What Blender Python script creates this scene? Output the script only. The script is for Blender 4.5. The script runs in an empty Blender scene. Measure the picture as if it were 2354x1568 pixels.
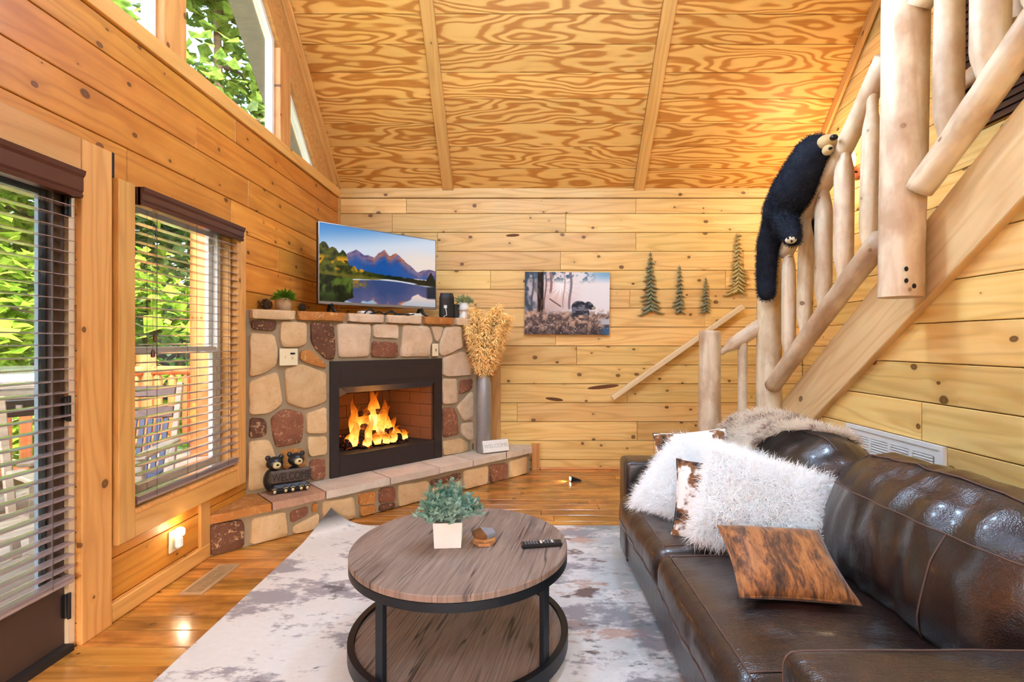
import bpy, bmesh, math, random
import numpy as np
from mathutils import Vector, Matrix, noise as mnoise

random.seed(7)
RNG = np.random.default_rng(11)
scene = bpy.context.scene
COL = scene.collection
PI = math.pi

# ------------------------------------------------------------------ camera
FPX, VU, VV, CH = 1150.0, 1209.0, 788.0, 1.31      # focal (px), vanishing point (px), camera height
cam_d = bpy.data.cameras.new('camera')
cam_d.sensor_width = 36.0
cam_d.lens = FPX / 2354.0 * 36.0
cam_d.shift_x = -(VU - 1177.0) / 2354.0
cam_d.shift_y = (VV - 784.0) / 2354.0
cam_d.clip_start = 0.05
cam = bpy.data.objects.new('camera', cam_d)
COL.objects.link(cam)
cam.location = (0, 0, CH)
cam.rotation_euler = (PI / 2, 0, 0)
scene.camera = cam

# ------------------------------------------------------------------ world, sun, exposure
world = bpy.data.worlds.new('sky')
scene.world = world
world.use_nodes = True
wn = world.node_tree
wn.nodes.clear()
wo = wn.nodes.new('ShaderNodeOutputWorld')
wb = wn.nodes.new('ShaderNodeBackground')
wsky = wn.nodes.new('ShaderNodeTexSky')
wsky.sky_type = 'NISHITA'
wsky.sun_disc = False
wsky.sun_elevation = math.radians(48)
wsky.sun_rotation = math.radians(140)
wsky.air_density = 0.9
wsky.dust_density = 8.0
wsky.ozone_density = 0.6
wb.inputs['Strength'].default_value = 1.9
wn.links.new(wsky.outputs[0], wb.inputs['Color'])
wn.links.new(wb.outputs[0], wo.inputs['Surface'])

sun_d = bpy.data.lights.new('sun', 'SUN')
sun_d.energy = 8.0
sun_d.angle = math.radians(1.0)
sun_d.color = (1.0, 0.94, 0.84)
sun = bpy.data.objects.new('sun', sun_d)
COL.objects.link(sun)
sun.rotation_euler = Vector((-0.52, 0.22, -0.82)).to_track_quat('-Z', 'Y').to_euler()

vs = scene.view_settings
vs.view_transform = 'Standard'
vs.look = 'None'
vs.exposure = 0.16
vs.gamma = 1.0
vs.use_curve_mapping = False
cy = scene.cycles
cy.use_denoising = True
cy.use_adaptive_sampling = True
cy.adaptive_threshold = 0.18
cy.adaptive_min_samples = 10
cy.max_bounces = 5
cy.diffuse_bounces = 3
cy.glossy_bounces = 3
cy.transmission_bounces = 4
cy.transparent_max_bounces = 12
cy.sample_clamp_indirect = 6.0
cy.caustics_reflective = False
cy.caustics_refractive = False

# ------------------------------------------------------------------ layout numbers (metres)
XL, YB, XR, XO = -1.945, 5.19, 1.985, 2.87     # left wall, back wall, wall under the stairs, outer right wall
YN = -2.13                                     # wall behind the camera
RIDGE_Y, EAVE_Z, PITCH = 1.53, 2.905, 1.05
def ceil_z(y):
    return EAVE_Z + PITCH * (YB - y) if y >= RIDGE_Y else EAVE_Z + PITCH * (YB - RIDGE_Y) - PITCH * (RIDGE_Y - y)
FK = 5.415                                     # fireplace face: y - x = FK
HK = 5.0                                       # hearth front:  y - x = HK
R2 = math.sqrt(2)
def at(u, v, y):                               # a point of the place at depth y
    return Vector(((u - VU) / FPX * y, y, CH - (v - VV) / FPX * y))
def on_x(u, v, x):
    return at(u, v, x * FPX / (u - VU))
def on_z(u, v, z):
    return at(u, v, (CH - z) * FPX / (v - VV))
def on_k(u, v, k):                             # on the vertical 45 degree plane y - x = k
    r = (u - VU) / FPX
    return at(u, v, k / (1 - r))

# ------------------------------------------------------------------ mesh helpers
class MB:
    def __init__(self):
        self.v, self.f, self.m, self.fn = [], [], [], []
    def add(self, vs, fs, mi=0):
        o = len(self.v)
        self.v += [tuple(p) for p in vs]
        self.f += [tuple(i + o for i in f) for f in fs]
        self.m += [mi] * len(fs)
        return self
    def box(self, c, s, rot=None, mi=0):
        hx, hy, hz = s[0] / 2, s[1] / 2, s[2] / 2
        P = [Vector((x, y, z)) for x in (-hx, hx) for y in (-hy, hy) for z in (-hz, hz)]
        if rot is not None:
            P = [rot @ p for p in P]
        P = [p + Vector(c) for p in P]
        return self.add(P, [(0, 1, 3, 2), (4, 6, 7, 5), (0, 4, 5, 1), (2, 3, 7, 6), (0, 2, 6, 4), (1, 5, 7, 3)], mi)
    def bx(self, x0, x1, y0, y1, z0, z1, mi=0):
        return self.box(((x0 + x1) / 2, (y0 + y1) / 2, (z0 + z1) / 2), (abs(x1 - x0), abs(y1 - y0), abs(z1 - z0)), None, mi)
    def cbox(self, c, s, b=0.004, rot=None, mi=0):   # chamfered box
        hx, hy, hz = s[0] / 2, s[1] / 2, s[2] / 2
        b = min(b, hx * .9, hy * .9, hz * .9)
        P, F = [], []
        idx = {}
        for sx in (-1, 1):
            for sy in (-1, 1):
                for sz in (-1, 1):
                    for k, q in enumerate(((hx, hy - b, hz - b), (hx - b, hy, hz - b), (hx - b, hy - b, hz))):
                        idx[sx, sy, sz, k] = len(P)
                        P.append(Vector((q[0] * sx, q[1] * sy, q[2] * sz)))
        g = lambda a, b_, c_, k: idx[a, b_, c_, k]
        for s_ in (-1, 1):
            F.append([g(s_, -1, -1, 0), g(s_, 1, -1, 0), g(s_, 1, 1, 0), g(s_, -1, 1, 0)][::s_])
            F.append([g(-1, s_, -1, 1), g(-1, s_, 1, 1), g(1, s_, 1, 1), g(1, s_, -1, 1)][::s_])
            F.append([g(-1, -1, s_, 2), g(1, -1, s_, 2), g(1, 1, s_, 2), g(-1, 1, s_, 2)][::s_])
        for a in (-1, 1):
            for b_ in (-1, 1):
                F.append([g(a, b_, -1, 0), g(a, b_, -1, 1), g(a, b_, 1, 1), g(a, b_, 1, 0)][::a * b_])
                F.append([g(a, -1, b_, 0), g(a, 1, b_, 0), g(a, 1, b_, 2), g(a, -1, b_, 2)][::a * b_])
                F.append([g(-1, a, b_, 1), g(-1, a, b_, 2), g(1, a, b_, 2), g(1, a, b_, 1)][::a * b_])
        for a in (-1, 1):
            for b_ in (-1, 1):
                for c_ in (-1, 1):
                    F.append([g(a, b_, c_, 0), g(a, b_, c_, 1), g(a, b_, c_, 2)][::a * b_ * c_])
        if rot is not None:
            P = [rot @ p for p in P]
        return self.add([p + Vector(c) for p in P], F, mi)
    def prism(self, poly, o, ex, ey, ez, d0, d1, mi=0, cap=True):
        o, ex, ey, ez = map(Vector, (o, ex, ey, ez))
        n = len(poly)
        P = [o + ex * a + ey * b + ez * d0 for a, b in poly] + [o + ex * a + ey * b + ez * d1 for a, b in poly]
        F = [(i, (i + 1) % n, n + (i + 1) % n, n + i) for i in range(n)]
        if cap:
            F += [tuple(range(n))[::-1], tuple(range(n, 2 * n))]
        return self.add(P, F, mi)
    def tube(self, pts, rad, seg=10, mi=0, cap=True, jitter=0.0, sq=1.0):
        pts = [Vector(p) for p in pts]
        n = len(pts)
        rads = rad if isinstance(rad, (list, tuple)) else [rad] * n
        P, F = [], []
        up = None
        for i, p in enumerate(pts):
            t = (pts[min(i + 1, n - 1)] - pts[max(i - 1, 0)])
            t = t.normalized() if t.length > 1e-9 else Vector((0, 0, 1))
            if up is None:
                up = Vector((0, 0, 1)) if abs(t.z) < .9 else Vector((1, 0, 0))
            a = t.cross(up)
            if a.length < 1e-6:
                a = t.orthogonal()
            a.normalize()
            b = a.cross(t).normalized()
            up = b
            for k in range(seg):
                an = 2 * PI * k / seg
                r = rads[i] * (1 + (random.random() - .5) * jitter)
                P.append(p + a * (math.cos(an) * r) + b * (math.sin(an) * r * sq))
        for i in range(n - 1):
            for k in range(seg):
                k2 = (k + 1) % seg
                F.append((i * seg + k, (i + 1) * seg + k, (i + 1) * seg + k2, i * seg + k2))
        if cap:
            F.append(tuple(range(seg)))
            F.append(tuple((n - 1) * seg + k for k in range(seg))[::-1])
        return self.add(P, F, mi)
    def lathe(self, prof, c=(0, 0, 0), seg=24, mi=0, rot=None, sx=1, sy=1):
        P, F = [], []
        n = len(prof)
        for r, z in prof:
            for k in range(seg):
                a = 2 * PI * k / seg
                P.append(Vector((math.cos(a) * r * sx, math.sin(a) * r * sy, z)))
        for i in range(n - 1):
            for k in range(seg):
                k2 = (k + 1) % seg
                F.append((i * seg + k, i * seg + k2, (i + 1) * seg + k2, (i + 1) * seg + k))
        if prof[0][0] > 1e-6:
            F.append(tuple(range(seg))[::-1])
        if prof[-1][0] > 1e-6:
            F.append(tuple((n - 1) * seg + k for k in range(seg)))
        if rot is not None:
            P = [rot @ p for p in P]
        return self.add([p + Vector(c) for p in P], F, mi)
    def ball(self, c, r, seg=14, rings=9, rot=None, mi=0):
        r = r if isinstance(r, (list, tuple)) else (r, r, r)
        P, F = [Vector((0, 0, -r[2]))], []
        for i in range(1, rings):
            a = -PI / 2 + PI * i / rings
            for k in range(seg):
                b = 2 * PI * k / seg
                P.append(Vector((math.cos(a) * math.cos(b) * r[0], math.cos(a) * math.sin(b) * r[1], math.sin(a) * r[2])))
        P.append(Vector((0, 0, r[2])))
        L = len(P) - 1
        for k in range(seg):
            k2 = (k + 1) % seg
            F.append((0, 1 + k2, 1 + k))
            F.append((L, L - seg + k, L - seg + k2))
            for i in range(rings - 2):
                F.append((1 + i * seg + k, 1 + i * seg + k2, 1 + (i + 1) * seg + k2, 1 + (i + 1) * seg + k))
        if rot is not None:
            P = [rot @ p for p in P]
        return self.add([p + Vector(c) for p in P], F, mi)
    def build(self, name, mat, parent=None, smooth=False, loc=None):
        me = bpy.data.meshes.new(name)
        me.from_pydata(self.v, [], self.f)
        mats = mat if isinstance(mat, (list, tuple)) else [mat]
        for m in mats:
            me.materials.append(m)
        if len(mats) > 1:
            me.polygons.foreach_set('material_index', self.m)
        if smooth:
            me.polygons.foreach_set('use_smooth', [True] * len(me.polygons))
        me.update()
        return link(name, me, parent, loc)

def link(name, me, parent=None, loc=None):
    o = bpy.data.objects.new(name, me)
    COL.objects.link(o)
    if parent is not None:
        o.parent = parent
    if loc is not None:
        o.location = loc
    return o
def smooth_by_angle(o, ang=40):
    o.data.polygons.foreach_set('use_smooth', [True] * len(o.data.polygons))
    try:
        o.data.set_sharp_from_angle(angle=math.radians(ang))
    except Exception:
        pass
    return o
def tag(o, label=None, cat=None, group=None, kind=None):
    if label: o['label'] = label
    if cat: o['category'] = cat
    if group: o['group'] = group
    if kind: o['kind'] = kind
    return o
def thing(name, label, cat, loc=(0, 0, 0), rz=0.0, group=None):
    o = bpy.data.objects.new(name, None)
    o.empty_display_size = 0.1
    COL.objects.link(o)
    o.location = loc
    o.rotation_euler = (0, 0, rz)
    return tag(o, label, cat, group)
def struct(name, mb, mat, label=None):
    o = mb.build(name, mat)
    return tag(o, label, None, None, 'structure')

def inset(poly, d):
    """inward offset of a convex counter-clockwise polygon"""
    n = len(poly)
    L = []
    for i in range(n):
        a, b = Vector(poly[i]), Vector(poly[(i + 1) % n])
        t = (b - a)
        t = t.normalized() if t.length > 1e-9 else Vector((1, 0))
        nrm = Vector((-t.y, t.x))
        L.append((a + nrm * d, t))
    out = []
    for i in range(n):
        (p, t), (q, s) = L[i - 1], L[i]
        den = t.x * s.y - t.y * s.x
        if abs(den) < 1e-6:
            out.append(tuple(q))
        else:
            w = q - p
            k = (w.x * s.y - w.y * s.x) / den
            out.append(tuple(p + t * k))
    return out
def area2(poly):
    return sum(poly[i][0] * poly[(i + 1) % len(poly)][1] - poly[(i + 1) % len(poly)][0] * poly[i][1] for i in range(len(poly)))
def board(name, parent, o, ex, ey, ez, poly, th, mat, b=0.004):
    """one plank: local x runs along it, local y across, local z out of the surface"""
    if area2(poly) < 0:
        poly = poly[::-1]
    n = len(poly)
    ins = inset(poly, b)
    V = [(x, y, 0) for x, y in poly] + [(x, y, th - b) for x, y in poly] + [(x, y, th) for x, y in ins]
    F = [tuple(range(n))[::-1], tuple(range(2 * n, 3 * n))]
    for k in (0, 1):
        F += [(k * n + i, k * n + (i + 1) % n, (k + 1) * n + (i + 1) % n, (k + 1) * n + i) for i in range(n)]
    me = bpy.data.meshes.new(name)
    me.from_pydata(V, [], F)
    me.materials.append(mat)
    ob = link(name, me, parent)
    ex, ey, ez = Vector(ex).normalized(), Vector(ey).normalized(), Vector(ez).normalized()
    M = Matrix((ex, ey, ez)).transposed().to_4x4()
    M.translation = Vector(o)
    ob.matrix_local = M
    return ob
def rect(l, w):
    return [(0, 0), (l, 0), (l, w), (0, w)]

def eval_mesh(o):
    dg = bpy.context.evaluated_depsgraph_get()
    dg.update()
    return bpy.data.meshes.new_from_object(o.evaluated_get(dg))
def text_mesh(txt, size, depth, name='lettering'):
    cu = bpy.data.curves.new(name, 'FONT')
    cu.body = txt
    cu.size = size
    cu.extrude = depth
    cu.align_x = 'CENTER'
    cu.align_y = 'CENTER'
    o = bpy.data.objects.new(name, cu)
    COL.objects.link(o)
    me = eval_mesh(o)
    bpy.data.objects.remove(o)
    bpy.data.curves.remove(cu)
    me.materials.clear()
    return me

# ------------------------------------------------------------------ material helpers
def hair_build(mb, name, mat, parent):
    """strands, too many to count, as one part"""
    o = mb.build(name, mat, parent)
    o['kind'] = 'stuff'
    return o
def lin(c):
    return tuple(((x / 255) / 12.92 if x / 255 <= .04045 else ((x / 255 + .055) / 1.055) ** 2.4) for x in c)
def C4(c):
    return (*c[:3], 1.0)
class G:
    """small node-graph builder"""
    def __init__(self, name):
        self.mat = bpy.data.materials.new(name)
        self.mat.use_nodes = True
        self.t = self.mat.node_tree
        self.t.nodes.clear()
        self.out = self.t.nodes.new('ShaderNodeOutputMaterial')
    def n(self, ty, **kw):
        nd = self.t.nodes.new(ty)
        for k, v in kw.items():
            setattr(nd, k, v)
        return nd
    def put(self, sock, val):
        if hasattr(val, 'is_output') or hasattr(val, 'links'):
            self.t.links.new(val, sock)
        else:
            sock.default_value = val
    def math(self, op, a, b=None, c=None, clamp=False):
        nd = self.n('ShaderNodeMath', operation=op, use_clamp=clamp)
        self.put(nd.inputs[0], a)
        if b is not None: self.put(nd.inputs[1], b)
        if c is not None: self.put(nd.inputs[2], c)
        return nd.outputs[0]
    def vmath(self, op, a, b=None):
        nd = self.n('ShaderNodeVectorMath', operation=op)
        self.put(nd.inputs[0], a)
        if b is not None: self.put(nd.inputs[1], b)
        return nd.outputs[0]
    def mix(self, f, a, b, mode='MIX'):
        nd = self.n('ShaderNodeMix', data_type='RGBA', blend_type=mode)
        self.put(nd.inputs[0], f)
        self.put(nd.inputs[6], C4(a) if isinstance(a, tuple) else a)
        self.put(nd.inputs[7], C4(b) if isinstance(b, tuple) else b)
        return nd.outputs[2]
    def ramp(self, f, stops, interp='LINEAR'):
        nd = self.n('ShaderNodeValToRGB')
        cr = nd.color_ramp
        cr.interpolation = interp
        while len(cr.elements) < len(stops):
            cr.elements.new(.5)
        for e, (p, c) in zip(cr.elements, stops):
            e.position = p
            e.color = C4(c) if isinstance(c, tuple) else (c, c, c, 1)
        self.put(nd.inputs[0], f)
        return nd.outputs[0]
    def noise(self, vec, scale=1, detail=3, rough=.5, dist=0, dims='3D'):
        nd = self.n('ShaderNodeTexNoise', noise_dimensions=dims)
        self.put(nd.inputs['Vector'], vec)
        nd.inputs['Scale'].default_value = scale
        nd.inputs['Detail'].default_value = detail
        nd.inputs['Roughness'].default_value = rough
        nd.inputs['Distortion'].default_value = dist
        return nd.outputs[0]
    def voro(self, vec, scale=1, dims='2D', feature='F1', rnd=1.0):
        nd = self.n('ShaderNodeTexVoronoi', voronoi_dimensions=dims, feature=feature)
        self.put(nd.inputs['Vector'], vec)
        nd.inputs['Scale'].default_value = scale
        nd.inputs['Randomness'].default_value = rnd
        return nd
    def obj(self):
        return self.n('ShaderNodeTexCoord').outputs['Object']
    def pos(self):
        return self.n('ShaderNodeNewGeometry').outputs['Position']
    def rnd(self):
        return self.n('ShaderNodeObjectInfo').outputs['Random']
    def attr(self, name):
        return self.n('ShaderNodeAttribute', attribute_name=name).outputs['Color']
    def xyz(self, v):
        nd = self.n('ShaderNodeSeparateXYZ')
        self.put(nd.inputs[0], v)
        return nd.outputs
    def comb(self, x, y, z):
        nd = self.n('ShaderNodeCombineXYZ')
        for s, a in zip(nd.inputs, (x, y, z)):
            self.put(s, a)
        return nd.outputs[0]
    def hsv(self, col, h=.5, s=1., v=1.):
        nd = self.n('ShaderNodeHueSaturation')
        self.put(nd.inputs['Hue'], h); self.put(nd.inputs['Saturation'], s); self.put(nd.inputs['Value'], v)
        self.put(nd.inputs['Color'], col)
        return nd.outputs[0]
    def bump(self, h, strength=.2, dist=.01):
        nd = self.n('ShaderNodeBump')
        nd.inputs['Strength'].default_value = strength
        nd.inputs['Distance'].default_value = dist
        self.put(nd.inputs['Height'], h)
        return nd.outputs[0]
    def bsdf(self, col, rough=.5, metal=0, spec=.5, normal=None, coat=0, sheen=0, trans=0, emit=None, estr=0, alpha=None):
        b = self.n('ShaderNodeBsdfPrincipled')
        self.put(b.inputs['Base Color'], C4(col) if isinstance(col, tuple) else col)
        self.put(b.inputs['Roughness'], rough)
        self.put(b.inputs['Metallic'], metal)
        self.put(b.inputs['Specular IOR Level'], spec)
        if normal is not None: self.put(b.inputs['Normal'], normal)
        if coat: b.inputs['Coat Weight'].default_value = coat; b.inputs['Coat Roughness'].default_value = .15
        if sheen: b.inputs['Sheen Weight'].default_value = sheen
        if trans: b.inputs['Transmission Weight'].default_value = trans
        if emit is not None:
            self.put(b.inputs['Emission Color'], C4(emit) if isinstance(emit, tuple) else emit)
            self.put(b.inputs['Emission Strength'], estr)
        if alpha is not None: self.put(b.inputs['Alpha'], alpha)
        self.t.links.new(b.outputs[0], self.out.inputs[0])
        return b
    def surf(self, s):
        self.t.links.new(s, self.out.inputs[0])

def plain(name, rgb, rough=.5, metal=0, spec=.5, var=0.0, vscale=20, bump=0.0, coat=0, sheen=0):
    g = G(name)
    col = lin(rgb)
    nrm = None
    nz = g.noise(g.obj(), vscale, 4, .6)
    if var:
        c = g.mix(g.math('MULTIPLY', nz, 1.0), tuple(x * (1 - var) for x in col), tuple(min(1, x * (1 + var)) for x in col))
    else:
        c = g.mix(nz, tuple(x * .96 for x in col), tuple(min(1, x * 1.04) for x in col))
    if bump:
        nrm = g.bump(nz, bump, .004)
    g.bsdf(c, rough, metal, spec, nrm, coat, sheen)
    return g.mat
def emitter(name, rgb, strength):
    g = G(name)
    e = g.n('ShaderNodeEmission')
    e.inputs[0].default_value = C4(lin(rgb))
    e.inputs[1].default_value = strength
    g.surf(e.outputs[0])
    return g.mat

def wood(name, light, mid, dark, knot=(92, 52, 22), axis='X', grain=(1.4, 30, 30), ks=6.0, kth=.55, kr=.10,
         rough=.45, var=.16, ring=.35, coat=0, spec=.4, bump=.08, blotch=0.0):
    g = G(name)
    co = g.obj()
    r = g.rnd()
    s = g.xyz(co)
    if axis == 'Z':
        co = g.comb(s[2], s[1], s[0])
    elif axis == 'Y':
        co = g.comb(s[1], s[0], s[2])
    v = g.vmath('ADD', co, g.comb(g.math('MULTIPLY', r, 57.3), g.math('MULTIPLY', r, 23.1), g.math('MULTIPLY', r, 91.7)))
    warp = g.noise(g.vmath('MULTIPLY', v, (1.6, 6, 6)), 1, 2)
    vx = g.xyz(v)
    wy = g.math('ADD', vx[1], g.math('MULTIPLY', warp, .05))
    vw = g.comb(vx[0], wy, vx[2])
    # knots
    vo = g.voro(g.vmath('MULTIPLY', vw, (.72, 1.0, 1.0)), ks)
    d = vo.outputs['Distance']
    keep = g.math('GREATER_THAN', g.xyz(vo.outputs['Color'])[0], kth)
    size = g.math('MULTIPLY_ADD', g.xyz(vo.outputs['Color'])[1], kr * 1.25, kr * .12)
    dn = g.math('DIVIDE', d, size)
    halo = g.math('MULTIPLY', g.ramp(dn, [(0, 1.), (.45, .55), (1, 0.)]), keep)
    near = g.math('MULTIPLY', g.ramp(g.math('DIVIDE', d, g.math('MULTIPLY', size, 3.2)), [(0, 1.), (1, 0.)]), keep)
    core = g.math('MULTIPLY', g.ramp(dn, [(0, .75), (.35, 1.), (.6, .9), (.72, 0.)]), keep)
    # figure bent around the knots
    gv = g.comb(vx[0], g.math('ADD', wy, g.math('MULTIPLY', near, .018)), vx[2])
    fine = g.noise(g.vmath('MULTIPLY', gv, grain), 1, 5, .62)
    big = g.noise(g.vmath('MULTIPLY', gv, (.55, 7, 7)), 1, 1, .4)
    rings = g.math('MULTIPLY_ADD', g.math('SINE', g.math('MULTIPLY', big, 46.)), .5, .5)
    c = g.mix(g.ramp(fine, [(.3, 0.), (.7, 1.)]), lin(mid), lin(light))
    c = g.mix(g.math('MULTIPLY', g.math('POWER', rings, 3.), ring), c, lin(dark))
    c = g.mix(g.math('MULTIPLY', near, .28), c, lin(dark))
    c = g.mix(g.math('MULTIPLY', halo, .35), c, lin(dark))
    c = g.mix(g.math('MULTIPLY', core, .85), c, lin(knot))
    if blotch:
        bl = g.ramp(g.noise(g.vmath('MULTIPLY', v, (3, 5, 5)), 1, 4, .6), [(.42, 0.), (.62, 1.)])
        c = g.mix(g.math('MULTIPLY', bl, blotch), c, lin(dark))
    val = g.math('MULTIPLY_ADD', g.math('SUBTRACT', r, .5), 2 * var, 1.0)
    c = g.hsv(c, g.math('MULTIPLY_ADD', g.math('FRACT', g.math('MULTIPLY', r, 7.7)), .014, .493), 1.0, val)
    g.bsdf(c, rough, 0, spec, None, coat)
    return g.mat

M = {}
M['pine'] = wood('pine_boards', (248, 211, 140), (240, 193, 112), (194, 134, 60), kth=.46, kr=.125)
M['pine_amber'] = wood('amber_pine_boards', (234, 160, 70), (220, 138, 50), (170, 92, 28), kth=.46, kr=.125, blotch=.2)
M['pine_trim'] = wood('pine_trim', (230, 172, 102), (218, 154, 82), (176, 112, 50), kth=.8, ring=.3)
M['pine_trim_z'] = wood('pine_trim_upright', (230, 172, 102), (218, 154, 82), (176, 112, 50), axis='Z', kth=.82, ring=.3)
M['floor'] = wood('floor_planks', (222, 156, 74), (200, 128, 50), (108, 60, 24), knot=(70, 34, 14), rough=.22, var=.2, ring=.4, coat=.5, kth=.66, blotch=.55)
M['plank_light'] = wood('stringer_pine', (238, 206, 154), (228, 190, 132), (196, 148, 88), ks=4.5, kth=.62, ring=.3)
M['log'] = wood('peeled_log', (242, 224, 194), (230, 206, 170), (178, 138, 98), knot=(104, 66, 34), axis='Z', grain=(3, 26, 26), ks=7, kth=.72, kr=.09, var=.07, ring=.22, blotch=.7, rough=.5)
M['log_x'] = wood('peeled_log_rail', (238, 216, 182), (224, 196, 156), (172, 132, 90), knot=(98, 62, 32), grain=(3, 26, 26), ks=7, kth=.72, kr=.09, var=.07, ring=.22, blotch=.7, rough=.5)
M['deck_log'] = wood('deck_log', (206, 132, 84), (188, 112, 66), (148, 82, 44), axis='Z', var=.1, ring=.2)
M['deck_log_x'] = wood('deck_log_rail', (206, 132, 84), (188, 112, 66), (148, 82, 44), var=.1, ring=.2)
M['deck_board'] = wood('deck_boards', (176, 166, 156), (156, 146, 138), (116, 106, 98), kth=.85, var=.1, ring=.2)
M['grey_wood'] = wood('grey_weathered_wood', (182, 172, 156), (158, 146, 130), (112, 100, 86), kth=.9, var=.08, ring=.2)

def plywood():
    g = G('ceiling_plywood')
    r = g.rnd()
    v = g.vmath('ADD', g.obj(), g.comb(g.math('MULTIPLY', r, 57.3), g.math('MULTIPLY', r, 23.1), g.math('MULTIPLY', r, 91.7)))
    w = g.noise(g.vmath('MULTIPLY', v, (3, 9, 3)), 1, 2)
    vv = g.vmath('ADD', v, g.comb(0., g.math('MULTIPLY', w, .035), 0.))
    n1 = g.noise(g.vmath('MULTIPLY', vv, (.9, 5.0, 1)), 1, 2.2, .42)
    band = g.math('MULTIPLY_ADD', g.math('SINE', g.math('MULTIPLY', n1, 82.)), .5, .5)
    fine = g.noise(g.vmath('MULTIPLY', v, (3, 60, 3)), 1, 4, .6)
    f = g.math('MULTIPLY_ADD', g.math('SUBTRACT', fine, .5), .5, band)
    c = g.ramp(f, [(.0, lin((232, 178, 98))), (.5, lin((224, 168, 88))), (.72, lin((200, 134, 58))), (1., lin((186, 118, 46)))])
    c = g.hsv(c, .5, 1., g.math('MULTIPLY_ADD', g.math('SUBTRACT', r, .5), .18, 1.0))
    g.bsdf(c, .5, 0, .35)
    return g.mat
M['plywood'] = plywood()

def stone(name, base, alt, speck, sp=.5):
    g = G(name)
    r = g.rnd()
    v = g.vmath('ADD', g.pos(), g.comb(g.math('MULTIPLY', r, 37.), g.math('MULTIPLY', r, 17.), g.math('MULTIPLY', r, 51.)))
    n1 = g.noise(v, 7, 5, .62, .6)
    n2 = g.noise(v, 26, 5, .65, 1.0)
    c = g.mix(g.ramp(n1, [(.35, 0.), (.66, 1.)]), lin(base), lin(alt))
    c = g.mix(g.math('MULTIPLY', g.ramp(n2, [(.55, 0.), (.64, 1.)]), sp), c, lin(speck))
    c = g.hsv(c, .5, 1., g.math('MULTIPLY_ADD', g.math('SUBTRACT', r, .5), .16, 1.0))
    g.bsdf(c, .8, 0, .25, g.bump(g.math('ADD', n1, g.math('MULTIPLY', n2, .5)), .5, .012))
    return g.mat
M['st_tan'] = stone('stone_tan', (222, 190, 146), (208, 170, 122), (180, 138, 94), .3)
M['st_cap'] = stone('stone_hearth_cap', (218, 204, 188), (206, 188, 168), (184, 160, 136), .35)
M['st_pink'] = stone('stone_pinkish', (222, 196, 166), (206, 176, 142), (178, 142, 108), .35)
M['st_brown'] = stone('stone_brown', (112, 74, 54), (92, 58, 42), (206, 164, 122), .75)
M['st_red'] = stone('stone_red_brown', (150, 96, 70), (122, 78, 60), (208, 160, 120), .6)
M['st_rose'] = stone('stone_rose_brown', (190, 148, 122), (170, 124, 100), (218, 186, 160), .5)
M['st_orange'] = stone('stone_orange', (194, 132, 70), (170, 106, 50), (226, 178, 124), .5)
M['mortar'] = plain('mortar_grey', (158, 138, 110), .9, var=.15, vscale=60, bump=.4)

M['black'] = plain('black_metal', (26, 26, 28), .45, .3)
M['blackpl'] = plain('black_plastic', (20, 20, 22), .35)
M['bronze'] = plain('fireplace_metal', (50, 42, 42), .42, .2)
M['hood'] = plain('hood_metal', (66, 72, 90), .6, 0, spec=.3)
M['brown_door'] = plain('brown_door_metal', (72, 52, 44), .45)
M['blind'] = plain('blind_slat_brown', (156, 132, 126), .2, spec=1.0, coat=.8)
M['valance'] = plain('blind_valance_brown', (84, 46, 38), .3, spec=.5)
M['white'] = plain('white_paint', (238, 238, 234), .4)
M['vinyl'] = plain('white_vinyl', (236, 236, 230), .35)
M['cream'] = plain('cream_plastic', (240, 226, 186), .35)
M['jamb'] = plain('jamb_cream', (222, 196, 160), .5)
M['grey_metal'] = plain('galvanised_grey', (158, 160, 164), .4, .5, var=.2, vscale=14)
M['steel'] = plain('stainless_steel', (190, 192, 192), .25, .85)
M['dark'] = plain('dark_gap', (30, 20, 14), .8)
M['soffit'] = plain('soffit_grey', (122, 122, 128), .6)
M['blueframe'] = plain('storm_frame_blue_grey', (112, 132, 146), .4)

def glass_mat():
    g = G('window_glass')
    tr = g.n('ShaderNodeBsdfTransparent')
    tr.inputs[0].default_value = (.97, .98, .98, 1)
    gl = g.n('ShaderNodeBsdfGlossy')
    gl.inputs['Roughness'].default_value = .02
    mx = g.n('ShaderNodeMixShader')
    mx.inputs[0].default_value = .05
    g.t.links.new(tr.outputs[0], mx.inputs[1])
    g.t.links.new(gl.outputs[0], mx.inputs[2])
    g.surf(mx.outputs[0])
    return g.mat
M['glass'] = glass_mat()

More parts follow.
